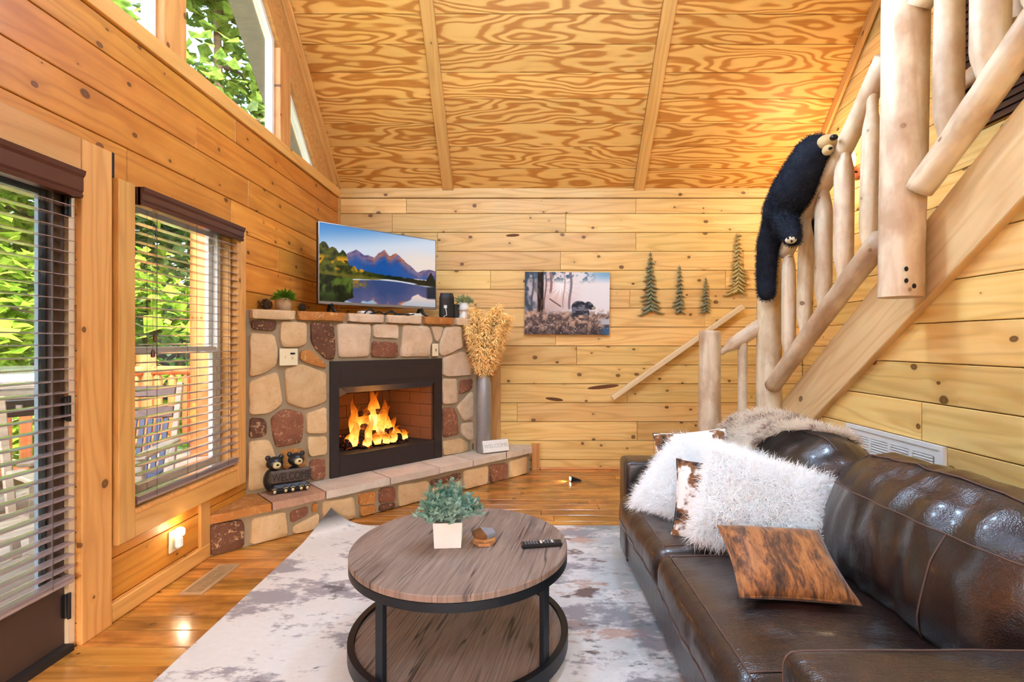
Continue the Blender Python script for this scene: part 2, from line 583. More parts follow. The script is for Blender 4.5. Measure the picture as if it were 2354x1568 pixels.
def fur_mat(name, a, b, trans=.35, patches=None):
    g = G(name)
    n = g.noise(g.pos(), 14, 3, .6)
    c = g.mix(n, lin(a), lin(b))
    if patches:
        m = g.ramp(g.noise(g.vmath('MULTIPLY', g.pos(), patches[1]), 1, 4, .65), [(patches[2], 0.), (patches[3], 1.)])
        c = g.mix(m, c, lin(patches[0]))
    d = g.n('ShaderNodeBsdfDiffuse'); t = g.n('ShaderNodeBsdfTranslucent')
    g.put(d.inputs[0], g.mix(1., c, (.84, .84, .84), 'MULTIPLY'))
    g.put(t.inputs[0], g.mix(1., c, (trans, trans, trans), 'MULTIPLY'))
    ad = g.n('ShaderNodeAddShader')
    g.t.links.new(d.outputs[0], ad.inputs[0]); g.t.links.new(t.outputs[0], ad.inputs[1])
    g.surf(ad.outputs[0])
    return g.mat
def leaf_mat(name, a, b, trans=.5):
    g = G(name)
    n = g.noise(g.pos(), 7, 2, .7)
    c = g.mix(g.ramp(n, [(.32, 0.), (.68, 1.)]), lin(a), lin(b))
    d = g.n('ShaderNodeBsdfDiffuse')
    t = g.n('ShaderNodeBsdfTranslucent')
    g.put(d.inputs[0], c)
    g.put(t.inputs[0], c)
    mx = g.n('ShaderNodeMixShader')
    mx.inputs[0].default_value = trans
    g.t.links.new(d.outputs[0], mx.inputs[1])
    g.t.links.new(t.outputs[0], mx.inputs[2])
    g.surf(mx.outputs[0])
    return g.mat
M['leaf_a'] = leaf_mat('leaves_mid_green', (62, 96, 40), (138, 170, 78))
M['leaf_b'] = leaf_mat('leaves_bright_green', (104, 150, 44), (188, 212, 92))
M['leaf_c'] = leaf_mat('leaves_grey_green', (78, 108, 74), (150, 178, 126))
M['bark'] = plain('bark', (92, 80, 68), .9, var=.3, vscale=12, bump=.5)
M['ground'] = plain('forest_floor', (126, 140, 82), .95, var=.3, vscale=3)

# ================================================================== STRUCTURE
def split(a, b, lo=1.3, hi=2.6):
    """butt joints along a course"""
    out = [a]
    p = a + random.uniform(.4, hi)
    while p < b - .45:
        out.append(p)
        p += random.uniform(lo, hi)
    return list(zip(out, out[1:] + [b]))
ROW = .1965
def rows(z0, z1, ref=2.258):
    k = math.floor((z0 - ref) / ROW)
    out = []
    z = ref + k * ROW
    while z < z1 - 1e-4:
        a, b = max(z, z0), min(z + ROW, z1)
        if b - a > .012:
            out.append((a, b))
        z += ROW
    return out
GAP = .0022

# floor: subfloor slab with every plank on it
floor = struct('floor', MB().bx(XL - .1, XO + .1, YN - .1, YB + .1, -.10, -.021), M['dark'], 'varnished pine plank floor')
PW = .1265
y = YB
while y > YN:
    y0 = max(y - PW, YN)
    near = y > .9
    for a, b in (split(XL, XO, 1.5, 3.0) if near else [(XL, XO)]):
        board('plank', floor, (a + GAP / 2, y0 + GAP / 2, -.02), (1, 0, 0), (0, 1, 0), (0, 0, 1), rect(b - a - GAP, y - y0 - GAP), .02, M['floor'], .0022)
    y -= PW

# back wall
wall_back = struct('wall_back', MB().bx(XL - .1, XO + .1, YB + .031, YB + .12, 0, EAVE_Z + .1), M['dark'], 'pine board back wall')
for z0, z1 in rows(0, 2.81):
    for a, b in split(XL, XO, 1.8, 3.4):
        board('board', wall_back, (a + GAP / 2, YB + .03, z0 + GAP), (1, 0, 0), (0, 0, 1), (0, -1, 0), rect(b - a - GAP, z1 - z0 - GAP * 2), .03, M['pine'], .0035)
tr = struct('trim_1', MB().bx(XL, XL + .01, YB, YB - .001, 2.82, 2.83), M['pine_trim'])
board('header_board', tr, (XL, YB - .0005, 2.81), (1, 0, 0), (0, 0, 1), (0, -1, 0), rect(XO - XL, .098), .022, M['pine'], .003)
bb = struct('baseboard_back', MB().tube([(.15, YB - .006, .006), (XO, YB - .006, .006)], .016, 8), M['pine_trim'])

# left wall, with the door and window openings
DY0, DY1, DZ = 1.20, 2.163, 2.05
WY0, WY1, WZ0, WZ1 = 2.44, 3.305, .495, 2.075
mb = MB()
for y0, y1, z0, z1 in ((YN, DY0, 0, 2.9), (DY0, DY1, DZ, 2.9), (DY1, WY0, 0, 2.9), (WY0, WY1, 0, WZ0), (WY0, WY1, WZ1, 2.9), (WY1, YB, 0, 2.9)):
    mb.bx(XL - .12, XL - .031, y0, y1, z0, z1)
GK = 4.72                                       # glazing rake: z = 2.90 + PITCH * (GK - y)
def glz(y): return 2.90 + PITCH * (GK - y)
def gable_poly(side):
    f = (lambda yy: yy) if side > 0 else (lambda yy: 2 * RIDGE_Y - yy)
    a = [(f(YB), 2.9), (f(YB), ceil_z(YB)), (f(RIDGE_Y), ceil_z(RIDGE_Y)), (f(RIDGE_Y), glz(RIDGE_Y)), (f(GK), 2.9)]
    return a
for sd in (1, -1):
    mb.prism(gable_poly(sd), (0, 0, 0), (0, 1, 0), (0, 0, 1), (1, 0, 0), XL - .12, XL - .012)
POSTS = [(2.69, 2.862), (3.955, 4.127)]
POSTS += [(2 * RIDGE_Y - b, 2 * RIDGE_Y - a) for a, b in POSTS] + [(RIDGE_Y - .07, RIDGE_Y + .07)]
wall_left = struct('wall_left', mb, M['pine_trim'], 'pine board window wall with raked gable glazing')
for z0, z1 in rows(0, 2.81):
    segs = []
    cols = [(YN, DY0, None), (DY0, DY1, (0, DZ)), (DY1, WY0, None), (WY0, WY1, (WZ0, WZ1)), (WY1, YB, None)]
    for a, b, op in cols:
        parts = [(z0, z1)]
        if op:
            parts = []
            if z0 < op[0] - .004: parts.append((z0, min(z1, op[0])))
            if z1 > op[1] + .004: parts.append((max(z0, op[1]), z1))
        for q in parts:
            if segs and abs(segs[-1][1] - a) < 1e-6 and abs(segs[-1][2] - q[0]) < 1e-6 and abs(segs[-1][3] - q[1]) < 1e-6:
                segs[-1][1] = b
            else:
                segs.append([a, b, q[0], q[1]])
    for a, b, c, d in segs:
        for p, q in split(a, b, 1.6, 3.0):
            if d - c > .012:
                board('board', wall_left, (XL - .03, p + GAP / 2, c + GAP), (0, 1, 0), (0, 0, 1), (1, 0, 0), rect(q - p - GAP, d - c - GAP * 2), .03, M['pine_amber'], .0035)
# gable sill beam, posts and rake trim
board('sill_beam', wall_left, (XL - .03, YN, 2.812), (0, 1, 0), (0, 0, 1), (1, 0, 0), rect(YB - YN, .09), .052, M['pine_trim'], .004)
for a, b in POSTS:
    zt = min(glz(b if b > RIDGE_Y else 2 * RIDGE_Y - a), glz(a if a > RIDGE_Y else 2 * RIDGE_Y - b)) + .12
    board('gable_post', wall_left, (XL - .115, b, 2.902), (0, 0, 1), (0, -1, 0), (1, 0, 0), rect(zt - 2.902, b - a), .12, M['pine_trim'], .004)
L = math.hypot(1, PITCH)
for nm, off, w, th in (('rake_board', .115, .20, .030), ('rake_moulding', .03, .085, .05)):
    s0 = Vector((XL - .015, YB - .0, EAVE_Z))
    ln = (YB - RIDGE_Y) * L
    d = Vector((0, -1, PITCH)) / L
    nrm = Vector((0, -PITCH, -1)) / L
    # strip running parallel to the ceiling, just under it
    o = s0 + nrm * off
    board(nm, wall_left, o + d * .0, d, -nrm, Vector((1, 0, 0)), [(w * .2, 0), (ln, 0), (ln, off if off < w else w), (0.0, off if off < w else w)], th, M['pine_trim'], .004)

# fixed gable windows: white vinyl frame and a pane each
def ring(mb, outer, inner, o, ex, ey, ez, d0, d1):
    o, ex, ey, ez = map(Vector, (o, ex, ey, ez))
    n = len(outer)
    pt = lambda p, d: o + ex * p[0] + ey * p[1] + ez * d
    V = [pt(p, d0) for p in outer] + [pt(p, d0) for p in inner] + [pt(p, d1) for p in outer] + [pt(p, d1) for p in inner]
    F = []
    for i in range(n):
        j = (i + 1) % n
        F += [(i, j, n + j, n + i), (2 * n + i, 3 * n + i, 3 * n + j, 2 * n + j), (i, 2 * n + i, 2 * n + j, j), (n + i, n + j, 3 * n + j, 3 * n + i)]
    return mb.add(V, F)
def pane_window(name, poly, fw=.035, x0=XL - .10, x1=XL - .045, label=None):
    if area2(poly) < 0: poly = poly[::-1]
    inn = inset(poly, fw)
    mb = MB()
    ring(mb, poly, inn, (0, 0, 0), (0, 1, 0), (0, 0, 1), (1, 0, 0), x0, x1)
    o = struct(name, mb, M['vinyl'], label)
    MB().prism(inn, (0, 0, 0), (0, 1, 0), (0, 0, 1), (1, 0, 0), XL - .083, XL - .077).build('pane', M['glass'], o)
    return o
pane_window('window_1', [(4.127, 2.903), (GK, 2.903), (4.127, glz(4.127))], .03, label='small triangular gable window')
pane_window('window_2', [(2.862, 2.903), (3.955, 2.903), (3.955, glz(3.955)), (2.862, glz(2.862))], label='raked gable window')
pane_window('window_3', [(RIDGE_Y + .07, 2.903), (2.69, 2.903), (2.69, glz(2.69)), (RIDGE_Y + .07, glz(RIDGE_Y + .07))], label='tall gable window')
mir = lambda P: [(2 * RIDGE_Y - a, b) for a, b in P]
pane_window('window_4', mir([(RIDGE_Y + .07, 2.903), (2.69, 2.903), (2.69, glz(2.69)), (RIDGE_Y + .07, glz(RIDGE_Y + .07))]), label='tall gable window beside the camera')
pane_window('window_5', mir([(2.862, 2.903), (3.955, 2.903), (3.955, glz(3.955)), (2.862, glz(2.862))]), label='raked gable window behind the camera')
pane_window('window_6', mir([(4.127, 2.903), (GK, 2.903), (4.127, glz(4.127))]), label='small triangular gable window behind the camera')

# ceiling: slab on both slopes, planks between the beams on the slope in view
mb = MB()
zr = ceil_z(RIDGE_Y)
for sd in (1, -1):
    f = (lambda yy: yy) if sd > 0 else (lambda yy: 2 * RIDGE_Y - yy)
    P = [(f(YB + .25), EAVE_Z - PITCH * .25 + .031), (f(RIDGE_Y), zr + .031), (f(RIDGE_Y), zr + .16), (f(YB + .25), EAVE_Z - PITCH * .25 + .16)]
    mb.prism(P, (0, 0, 0), (0, 1, 0), (0, 0, 1), (1, 0, 0), XL - .12, XO + .12)
ceiling = struct('ceiling', mb, M['plywood'], 'steep pine plywood ceiling with beams')
up = Vector((0, -1, PITCH)) / L
inn = Vector((0, -PITCH, -1)) / L
CW = .2203
nrow = int(((YB - RIDGE_Y) * L) / CW)
bays = [(XL + .002, -.862), (-.752, 1.112), (1.228, XO - .002)]
for k in range(nrow):
    for a, b in bays:
        o = Vector((a, YB, EAVE_Z)) + up * (k * CW + .0015) - inn * .02
        board('plank', ceiling, o, (1, 0, 0), up, inn, rect(b - a, CW - .003), .02, M['plywood'], .0025)
for xc in (-.807, 1.17):
    o = Vector((xc + .056, YB, EAVE_Z)) - inn * .02
    board('beam', ceiling, o, up, (-1, 0, 0), inn, rect((YB - RIDGE_Y) * L, .112), .055, M['pine_trim'], .006)

# eaves outside the gable
mb = MB()
for sd in (1, -1):
    f = (lambda yy: yy) if sd > 0 else (lambda yy: 2 * RIDGE_Y - yy)
    P = [(f(YB + .45), EAVE_Z - PITCH * .45 - .03), (f(RIDGE_Y), zr - .03), (f(RIDGE_Y), zr + .2), (f(YB + .45), EAVE_Z - PITCH * .45 + .2)]
    mb.prism(P, (0, 0, 0), (0, 1, 0), (0, 0, 1), (1, 0, 0), XL - .46, XL - .122)
struct('trim_2', mb, M['soffit'], 'grey soffit of the roof overhang outside')

# outer right wall behind the stairs
mb = MB()
mb.prism([(YN, 0), (YB + .05, 0), (YB + .05, EAVE_Z), (RIDGE_Y, zr + .03), (YN, ceil_z(YN))], (0, 0, 0), (0, 1, 0), (0, 0, 1), (1, 0, 0), XO + .031, XO + .12)
wall_right = struct('wall_right', mb, M['pine'], 'pine board wall behind the stairs')
for z0, z1 in rows(.3, 5.2):
    yb0 = YB if z0 < EAVE_Z else YB - (z0 - EAVE_Z) / PITCH
    yb1 = YB if z1 < EAVE_Z else YB - (z1 - EAVE_Z) / PITCH
    ya = 1.9
    if yb1 < ya + .3: break
    cut = sorted([random.uniform(2.6, 3.6)]) if yb1 > 4.2 else []
    pts = [ya] + cut + [None]
    for i in range(len(pts) - 1):
        if pts[i + 1] is None:
            poly = [(-(pts[i] + GAP), 0), (-yb0, 0), (-yb1, z1 - z0 - 2 * GAP), (-(pts[i] + GAP), z1 - z0 - 2 * GAP)]
        else:
            poly = [(-pts[i], 0), (-(pts[i + 1] - GAP), 0), (-(pts[i + 1] - GAP), z1 - z0 - 2 * GAP), (-pts[i], z1 - z0 - 2 * GAP)]
        board('board', wall_right, (XO + .03, 0, z0 + GAP), (0, -1, 0), (0, 0, 1), (-1, 0, 0), poly, .03, M['pine'], .0035)
o = Vector((XO - .03, YB, EAVE_Z)) + inn * .085
board('rake_trim', wall_right, o + up * .02, up, -inn, Vector((-1, 0, 0)) * 1, rect((YB - RIDGE_Y) * L, .08), .024, M['pine_trim'], .003)

# wall under the stairs (boards follow the underside of the stringer)
SM = .76
def str_top(y): return 2.26 + SM * (1.958 - y)
def str_bot(y): return str_top(y) - .385
y_foot = 1.958 + (2.26 - .385) / SM             # where the underside reaches the floor
mb = MB()
y_top = 1.958 - (2.62 - (2.26 - .385)) / SM
mb.prism([(YN, 0), (min(y_foot, 3.9), 0), (3.9, max(0, str_bot(3.9)) + .03), (y_top, 2.60), (YN, 2.60)], (0, 0, 0), (0, 1, 0), (0, 0, 1), (1, 0, 0), XR + .031, XR + .07)
wall_stairs = struct('wall_stairs', mb, M['pine'], 'pine board wall under the staircase')
for z0, z1 in rows(0, 2.6, 1.21):
    yt0 = min(3.9, 1.958 + (2.26 - .36 - z0) / SM)
    yt1 = min(3.9, 1.958 + (2.26 - .36 - z1) / SM)
    lo = .1
    cut = [c for c in (random.uniform(.9, 1.5), random.uniform(2.1, 3.0)) if c < yt1 - .4]
    pts = [lo] + cut + [None]
    for i in range(len(pts) - 1):
        h = z1 - z0 - 2 * GAP
        if pts[i + 1] is None:
            poly = [(-(pts[i] + GAP), 0), (-yt0, 0), (-yt1, h), (-(pts[i] + GAP), h)]
        else:
            poly = [(-pts[i], 0), (-(pts[i + 1] - GAP), 0), (-(pts[i + 1] - GAP), h), (-pts[i], h)]
        board('board', wall_stairs, (XR + .03, 0, z0 + GAP), (0, -1, 0), (0, 0, 1), (-1, 0, 0), poly, .03, M['pine'], .0035)
# loft floor over the near end and the wall behind the camera
struct('loft_floor', MB().bx(XR, XO + .1, YN, 1.2, 2.60, 2.76), M['pine'], 'loft floor above the stairs wall')
mb = MB()
for x0, x1, z0, z1 in ((XL - .1, -1.3, 0, 2.9), (-1.3, 1.3, 2.3, 2.9), (1.3, XO + .1, 0, 2.9), (-1.3, 1.3, 0, .1)):
    mb.bx(x0, x1, YN - .1, YN, z0, z1)
wall_front = struct('wall_front', mb, M['pine'], 'pine wall behind the camera with patio glazing')
o = struct('window_7', MB().bx(-1.3, -1.24, YN - .08, YN - .02, .1, 2.3).bx(1.24, 1.3, YN - .08, YN - .02, .1, 2.3).bx(-.03, .03, YN - .08, YN - .02, .1, 2.3).bx(-1.3, 1.3, YN - .08, YN - .02, .1, .16).bx(-1.3, 1.3, YN - .08, YN - .02, 2.24, 2.3), M['vinyl'], 'patio glazing behind the camera')
for a, b in ((-1.24, -.03), (.03, 1.24)):
    MB().bx(a, b, YN - .053, YN - .047, .16, 2.24).build('pane', M['glass'], o)

# ---------------------------------------------------------------- patio door in the left wall
tr = struct('trim_3', MB().bx(XL - .02, XL - .01, DY1 + .01, DY1 + .02, .01, .02), M['pine_trim'], 'pine casing around the patio door')
board('casing', tr, (XL + .0005, 2.323, 0), (0, 0, 1), (0, -1, 0), (1, 0, 0), rect(2.195, .158), .024, M['pine_trim'], .003)
board('head_casing', tr, (XL + .0005, .98, DZ), (0, 1, 0), (0, 0, 1), (1, 0, 0), rect(DY1 - .98, .145), .023, M['pine_trim'], .003)
board('casing', tr, (XL + .0005, DY0, 0), (0, 0, 1), (0, -1, 0), (1, 0, 0), rect(DZ, .16), .024, M['pine_trim'], .003)
DX0, DX1 = XL - .07, XL - .02
door = struct('door_1', MB().bx(DX0, DX1, 2.078, 2.128, .03, 2.03).bx(DX0, DX1, 1.225, 1.33, .03, 2.03).bx(DX0, DX1, 1.33, 2.078, .03, .27).bx(DX0, DX1, 1.33, 2.078, 1.95, 2.03), M['brown_door'], 'brown glazed patio door')
MB().bx(XL - .048, XL - .042, 1.33, 2.078, .27, 1.95).build('pane', M['glass'], door)
mb = MB()
ring(mb, [(1.32, .26), (2.085, .26), (2.085, 1.96), (1.32, 1.96)], [(1.335, .275), (2.070, .275), (2.070, 1.945), (1.335, 1.945)], (0, 0, 0), (0, 1, 0), (0, 0, 1), (1, 0, 0), DX1, DX1 + .008)
mb.build('glazing_bead', M['brown_door'], door)
mb = MB()
ring(mb, [(1.33, .27), (2.077, .27), (2.077, 1.95), (1.33, 1.95)], [(1.36, .30), (2.046, .30), (2.046, 1.92), (1.36, 1.92)], (0, 0, 0), (0, 1, 0), (0, 0, 1), (1, 0, 0), XL - .066, XL - .050)
mb.build('storm_frame', M['blueframe'], door)
MB().bx(XL - .12, XL - .004, 2.132, 2.162, 0, DZ).bx(XL - .12, XL - .004, 1.201, 1.222, 0, DZ).bx(XL - .12, XL - .004, 1.222, 2.132, 2.032, DZ).build('jamb', M['jamb'], door)
MB().bx(XL - .12, XL + .02, 1.222, 2.132, 0, .028).build('threshold', M['dark'], door)
for z in (1.90, 1.03, .19):
    MB().cbox((XL - .012, 2.130, z), (.022, .03, .10), .004).tube([(XL, 2.130, z - .055), (XL, 2.130, z + .055)], .007, 8).build('hinge', M['blackpl'], door)

# ---------------------------------------------------------------- double-hung window in the left wall
tr = struct('trim_4', MB().bx(XL - .02, XL - .01, 2.40, 2.41, .4, .41), M['pine_trim'], 'pine casing around the window')
board('casing', tr, (XL - .001, WY0, .36), (0, 0, 1), (0, -1, 0), (1, 0, 0), rect(1.72, .10), .042, M['pine_trim'], .003)
board('casing', tr, (XL - .001, WY1 + .1, .36), (0, 0, 1), (0, -1, 0), (1, 0, 0), rect(1.70, .10), .042, M['pine_trim'], .003)
board('apron', tr, (XL - .001, WY0 + .001, .362), (0, 1, 0), (0, 0, 1), (1, 0, 0), rect(WY1 - WY0 - .002, .128), .040, M['pine_trim'], .003)
MB().bx(XL - .115, XL + .045, WY0 + .001, WY1 - .001, WZ0 - .018, WZ0 + .004).build('stool', M['pine_trim'], tr)
MB().bx(XL - .12, XL, WY0 + .0005, WY0 + .014, WZ0 + .004, WZ1).bx(XL - .12, XL, WY1 - .014, WY1 - .0005, WZ0 + .004, WZ1).bx(XL - .12, XL, WY0, WY1, WZ1 - .014, WZ1 - .0005).build('reveal', M['pine_trim'], tr)
w = struct('window_8', MB().bx(XL - .118, XL - .06, WY0 + .015, WY0 + .055, WZ0 + .005, WZ1 - .015).bx(XL - .118, XL - .06, WY1 - .055, WY1 - .015, WZ0 + .005, WZ1 - .015).bx(XL - .118, XL - .06, WY0 + .055, WY1 - .055, WZ0 + .005, WZ0 + .04).bx(XL - .118, XL - .06, WY0 + .055, WY1 - .055, WZ1 - .05, WZ1 - .015), M['vinyl'], 'white double-hung window')
for nm, z0, z1, x in (('sash', WZ0 + .041, 1.285, XL - .078), ('sash', 1.25, WZ1 - .051, XL - .104)):
    mb = MB()
    P = [(WY0 + .056, z0), (WY1 - .056, z0), (WY1 - .056, z1), (WY0 + .056, z1)]
    Q = inset(P, .038)
    ring(mb, P, Q, (0, 0, 0), (0, 1, 0), (0, 0, 1), (1, 0, 0), x - .012, x + .012)
    s = mb.build(nm, M['vinyl'], w)
    MB().prism(Q, (0, 0, 0), (0, 1, 0), (0, 0, 1), (1, 0, 0), x - .003, x + .003).build('pane', M['glass'], s)
# lower wall trim
tr = struct('baseboard_left', MB().bx(XL - .02, XL - .01, 2.5, 2.51, .01, .02), M['pine_trim'], 'pine baseboard along the window wall')
board('base_board', tr, (XL + .0004, 2.325, .001), (0, 1, 0), (0, 0, 1), (1, 0, 0), rect(.735, .088), .018, M['pine_trim'], .006)
board('upright', tr, (XL + .0004, 3.058, .089), (0, 0, 1), (0, -1, 0), (1, 0, 0), rect(.272, .09), .017, M['pine_trim'], .003)
struct('trim_5', MB().bx(XL - .001, XL + .012, 2.335, 2.350, 2.085, 2.20), M['dark'], 'dark strip above the window casing')
# corner strip
struct('trim_6', MB().bx(XL, XL + .025, YB - .025, YB - .0005, 1.56, 2.81), M['pine_trim_z'], 'corner strip')

# ================================================================== FIREPLACE
ES = Vector((1, 1, 0)) / R2                     # along the face, to the right
EN = Vector((1, -1, 0)) / R2                    # out of the face, into the room
EZ = Vector((0, 0, 1))
FO = Vector((XL, XL + FK, 0))                   # face origin at the left wall
HO = Vector((XL, XL + HK, 0))                   # hearth front origin at the left wall
S_END = (on_k(1097, 800, FK) - FO).dot(ES)
H_END = (on_k(1217, 1060, HK) - HO).dot(ES)
HZ, MZ = .255, 1.545                            # hearth top, mantel top
FS0, FS1, FZ0, FZ1 = .590, 1.636, .257, 1.166   # metal surround
OS0, OS1, OZ0, OZ1 = .660, 1.556, .42, .957     # fire opening

fp = thing('fireplace', 'corner fieldstone fireplace with raised hearth and black metal firebox', 'fireplace', (FO.x + .6, FO.y + .9, 0))
FPI = Matrix.Translation(-fp.location)
def fpt(s, z, d=0.0):                           # face coords -> fireplace-local point
    return FO + ES * s + EZ * z + EN * d - fp.location
def fbox(mb, s0, s1, z0, z1, d0, d1):
    P = [fpt(s, z, d) for s in (s0, s1) for d in (d1, d0) for z in (z0, z1)]
    return mb.add(P, [(0, 1, 3, 2), (4, 6, 7, 5), (0, 4, 5, 1), (2, 3, 7, 6), (0, 2, 6, 4), (1, 5, 7, 3)])
# rubble core of the face around the opening
mb = MB()
e = .004
fbox(mb, e, FS0 + .02, 0, 1.475, -.10, 0)
fbox(mb, FS1 - .02, S_END, 0, 1.475, -.10, 0)
fbox(mb, FS0 + .02, FS1 - .02, FZ1 - .02, 1.475, -.10, 0)
fbox(mb, FS0 + .02, FS1 - .02, 0, HZ, -.10, 0)
pr = fpt(S_END, 0)
mb.bx(pr.x - .06, pr.x, pr.y - .06, YB - fp.location.y - .003, 0, 1.475)
plan = [(XL + .004, FO.y + .004), (fpt(S_END, 0).x + fp.location.x, fpt(S_END, 0).y + fp.location.y), (fpt(S_END, 0).x + fp.location.x, YB - .004), (XL + .004, YB - .004)]
mb.prism([(a - fp.location.x, b - fp.location.y) for a, b in plan], (0, 0, 0), (1, 0, 0), (0, 1, 0), (0, 0, 1), 1.475, MZ - .004)
mb.build('chimney_body', M['mortar'], fp)
# hearth core
ho = lambda s, d=0.0: HO + ES * s + EN * d - fp.location
hp = [ho(.006), ho(H_END), Vector((ho(H_END).x, YB - fp.location.y - .004, 0)), Vector((fpt(S_END, 0).x, YB - fp.location.y - .004, 0)), fpt(S_END, 0, .001), fpt(.004, 0, .001)]
MB().prism([(p.x, p.y) for p in hp], (0, 0, 0), (1, 0, 0), (0, 1, 0), (0, 0, 1), 0.002, HZ - .05).build('hearth_body', M['mortar'], fp)

def soften(poly, cut=.18):
    """cut the corners of a traced outline and add a slight wobble"""
    out = []
    n = len(poly)
    for i in range(n):
        a, p, b = Vector(poly[i - 1]), Vector(poly[i]), Vector(poly[(i + 1) % n])
        ca = min(cut, .016 / max((a - p).length, 1e-4))
        cb = min(cut, .016 / max((b - p).length, 1e-4))
        out += [p + (a - p) * ca, p + (b - p) * cb]
    res = []
    for i, p in enumerate(out):
        q = out[(i + 1) % len(out)]
        res.append(p)
        if (q - p).length > .07:
            k = int((q - p).length / .05)
            for j in range(1, k):
                m = p.lerp(q, j / k)
                nn = Vector((-(q - p).y, (q - p).x)).normalized()
                res.append(m + nn * random.uniform(-.0035, .0035))
    return res
def stone_piece(name, poly, o, ex, ey, ez, th, mat, parent, cut=.18):
    if area2(poly) < 0: poly = poly[::-1]
    P = soften(poly, cut)
    c = sum(P, Vector((0, 0))) / len(P)
    n = len(P)
    ph = random.uniform(0, 50)
    nz = lambda p, k=9: mnoise.noise(Vector((p.x * k + ph, p.y * k, ph)))
    rings_ = [(1.0, -.002), (.985, th * .55), (.945, th * .9), (.62, th), (.28, th)]
    V, F = [], []
    for sc, d in rings_:
        for p in P:
            q = c + (p - c) * sc
            dist_in = (p - c).length * (1 - sc)
            V.append(o + ex * q.x + ey * q.y + ez * (d + (nz(q) * .006 if d > th * .6 else 0)))
    V.append(o + ex * c.x + ey * c.y + ez * (th + nz(c) * .006))
    for k in range(len(rings_) - 1):
        for i in range(n):
            j = (i + 1) % n
            F.append((k * n + i, k * n + j, (k + 1) * n + j, (k + 1) * n + i))
    L_ = len(V) - 1
    b = (len(rings_) - 1) * n
    for i in range(n):
        F.append((b + i, b + (i + 1) % n, L_))
    ob = MB().add(V, F).build(name, mat, parent, smooth=True)
    smooth_by_angle(ob, 50)
    return ob
def crop(ox, oy, sc):
    return lambda pts: [(ox + x / sc, oy + y / sc) for x, y in pts]
cA, cB, cC, cD = crop(560, 700, 7.127), crop(560, 900, 7.127), crop(740, 700, 5.35), crop(980, 700, 3.826)
cE, cF = crop(470, 1080, 6.036), crop(820, 1020, 5.474)
FACE = [
 ('st_brown', cA([(115, 245), (560, 265), (520, 430), (140, 405)])),
 ('st_tan', cA([(620, 270), (1040, 290), (1040, 640), (920, 705), (640, 705), (595, 560), (600, 400)])),
 ('st_brown', cA([(1100, 290), (1480, 300), (1510, 600), (1500, 895), (1370, 900), (1200, 760), (1105, 600), (1105, 480)])),
 ('st_orange', cA([(930, 760), (1090, 735), (1365, 985), (1350, 1045), (1150, 1000), (920, 910)])),
 ('st_tan', cA([(105, 460), (510, 490), (560, 700), (570, 850), (545, 1000), (340, 1140), (95, 1195)])),
 ('st_tan', cA([(95, 1265), (350, 1175), (560, 1095), (620, 1400)]) + cB([(650, 190), (540, 290), (400, 370), (140, 390), (92, 350)])),
 ('st_tan', cA([(680, 1060), (930, 965), (1365, 1115)]) + cB([(1368, 170), (1030, 285), (870, 250), (715, 190)]) + cA([(690, 1450)])),
 ('st_brown', cB([(110, 430), (330, 440), (380, 520), (380, 700), (300, 750), (95, 775)])),
 ('st_red', cB([(450, 430), (640, 290), (760, 290), (990, 360), (970, 760), (940, 840), (540, 925), (490, 760), (460, 560)])),
 ('st_tan', cB([(1030, 365), (1368, 250), (1368, 690), (1030, 690)])),
 ('st_tan', cB([(1045, 740), (1368, 730), (1368, 1030), (1080, 1080), (1045, 900)])),
 ('st_tan', cB([(85, 820), (420, 790), (480, 900), (540, 1100), (560, 1560), (75, 1640)])),
 ('st_orange', cB([(620, 960), (990, 930), (1040, 1210), (900, 1260), (640, 1290)])),
 ('st_red', cB([(1080, 1130), (1340, 1090), (1345, 1430), (1100, 1455)])),
 ('st_tan', cB([(610, 1330), (1045, 1265), (1050, 1470), (620, 1560)])),
 ('st_pink', cC([(190, 220), (610, 225), (585, 640), (400, 652), (205, 652), (190, 400)])),
 ('st_pink', cC([(630, 235), (945, 240), (945, 425), (630, 405)])),
 ('st_red', cC([(620, 450), (940, 470), (945, 650), (605, 645)])),
 ('st_pink', cC([(1000, 250), (1320, 265), (1370, 440), (1340, 500), (1335, 645), (970, 645), (985, 450)])),
 ('st_pink', cC([(1340, 265), (1500, 275), (1460, 400), (1420, 460), (1390, 440)])),
 ('st_pink', cC([(1520, 275), (1725, 265), (1735, 530), (1500, 640), (1450, 615), (1450, 470)])),
 ('st_red', cC([(1760, 270), (1880, 280), (1905, 500), (1905, 620), (1760, 540)])),
 ('st_pink', cD([(150, 470), (330, 410), (430, 480), (425, 620), (180, 635), (145, 620)])),
 ('st_pink', cD([(145, 650), (275, 655), (280, 870), (160, 880), (143, 870)])),
 ('st_red', cD([(300, 665), (410, 650), (405, 745), (295, 790)])),
 ('st_pink', cD([(290, 880), (380, 780), (440, 755), (440, 1010), (330, 1025), (270, 910)])),
 ('st_red', cD([(147, 910), (240, 905), (270, 960), (290, 1140), (152, 1175)])),
 ('st_pink', cD([(310, 1050), (440, 1030), (435, 1180), (370, 1195), (310, 1140)])),
 ('st_tan', cD([(145, 1205), (300, 1175), (375, 1215), (375, 1295), (150, 1330)])),
 ('st_brown', cD([(405, 1215), (440, 1195), (440, 1280), (405, 1285)])),
]
def on_face(pts, k, o, zmin=0, zmax=9, smin=.012, smax=9):
    r = []
    for u, v in pts:
        p = on_k(u, v, k) - o
        r.append((min(max(p.dot(ES), smin), smax), min(max(p.z, zmin), zmax)))
    return r
OFL = FO - fp.location
OHL = HO - fp.location
for mname, pts in FACE:
    poly = on_face(pts, FK - .02, FO, HZ + .003, 1.466, smax=S_END - .008)
    stone_piece('stone', poly, OFL, ES, EZ, EN, .02, M[mname], fp)
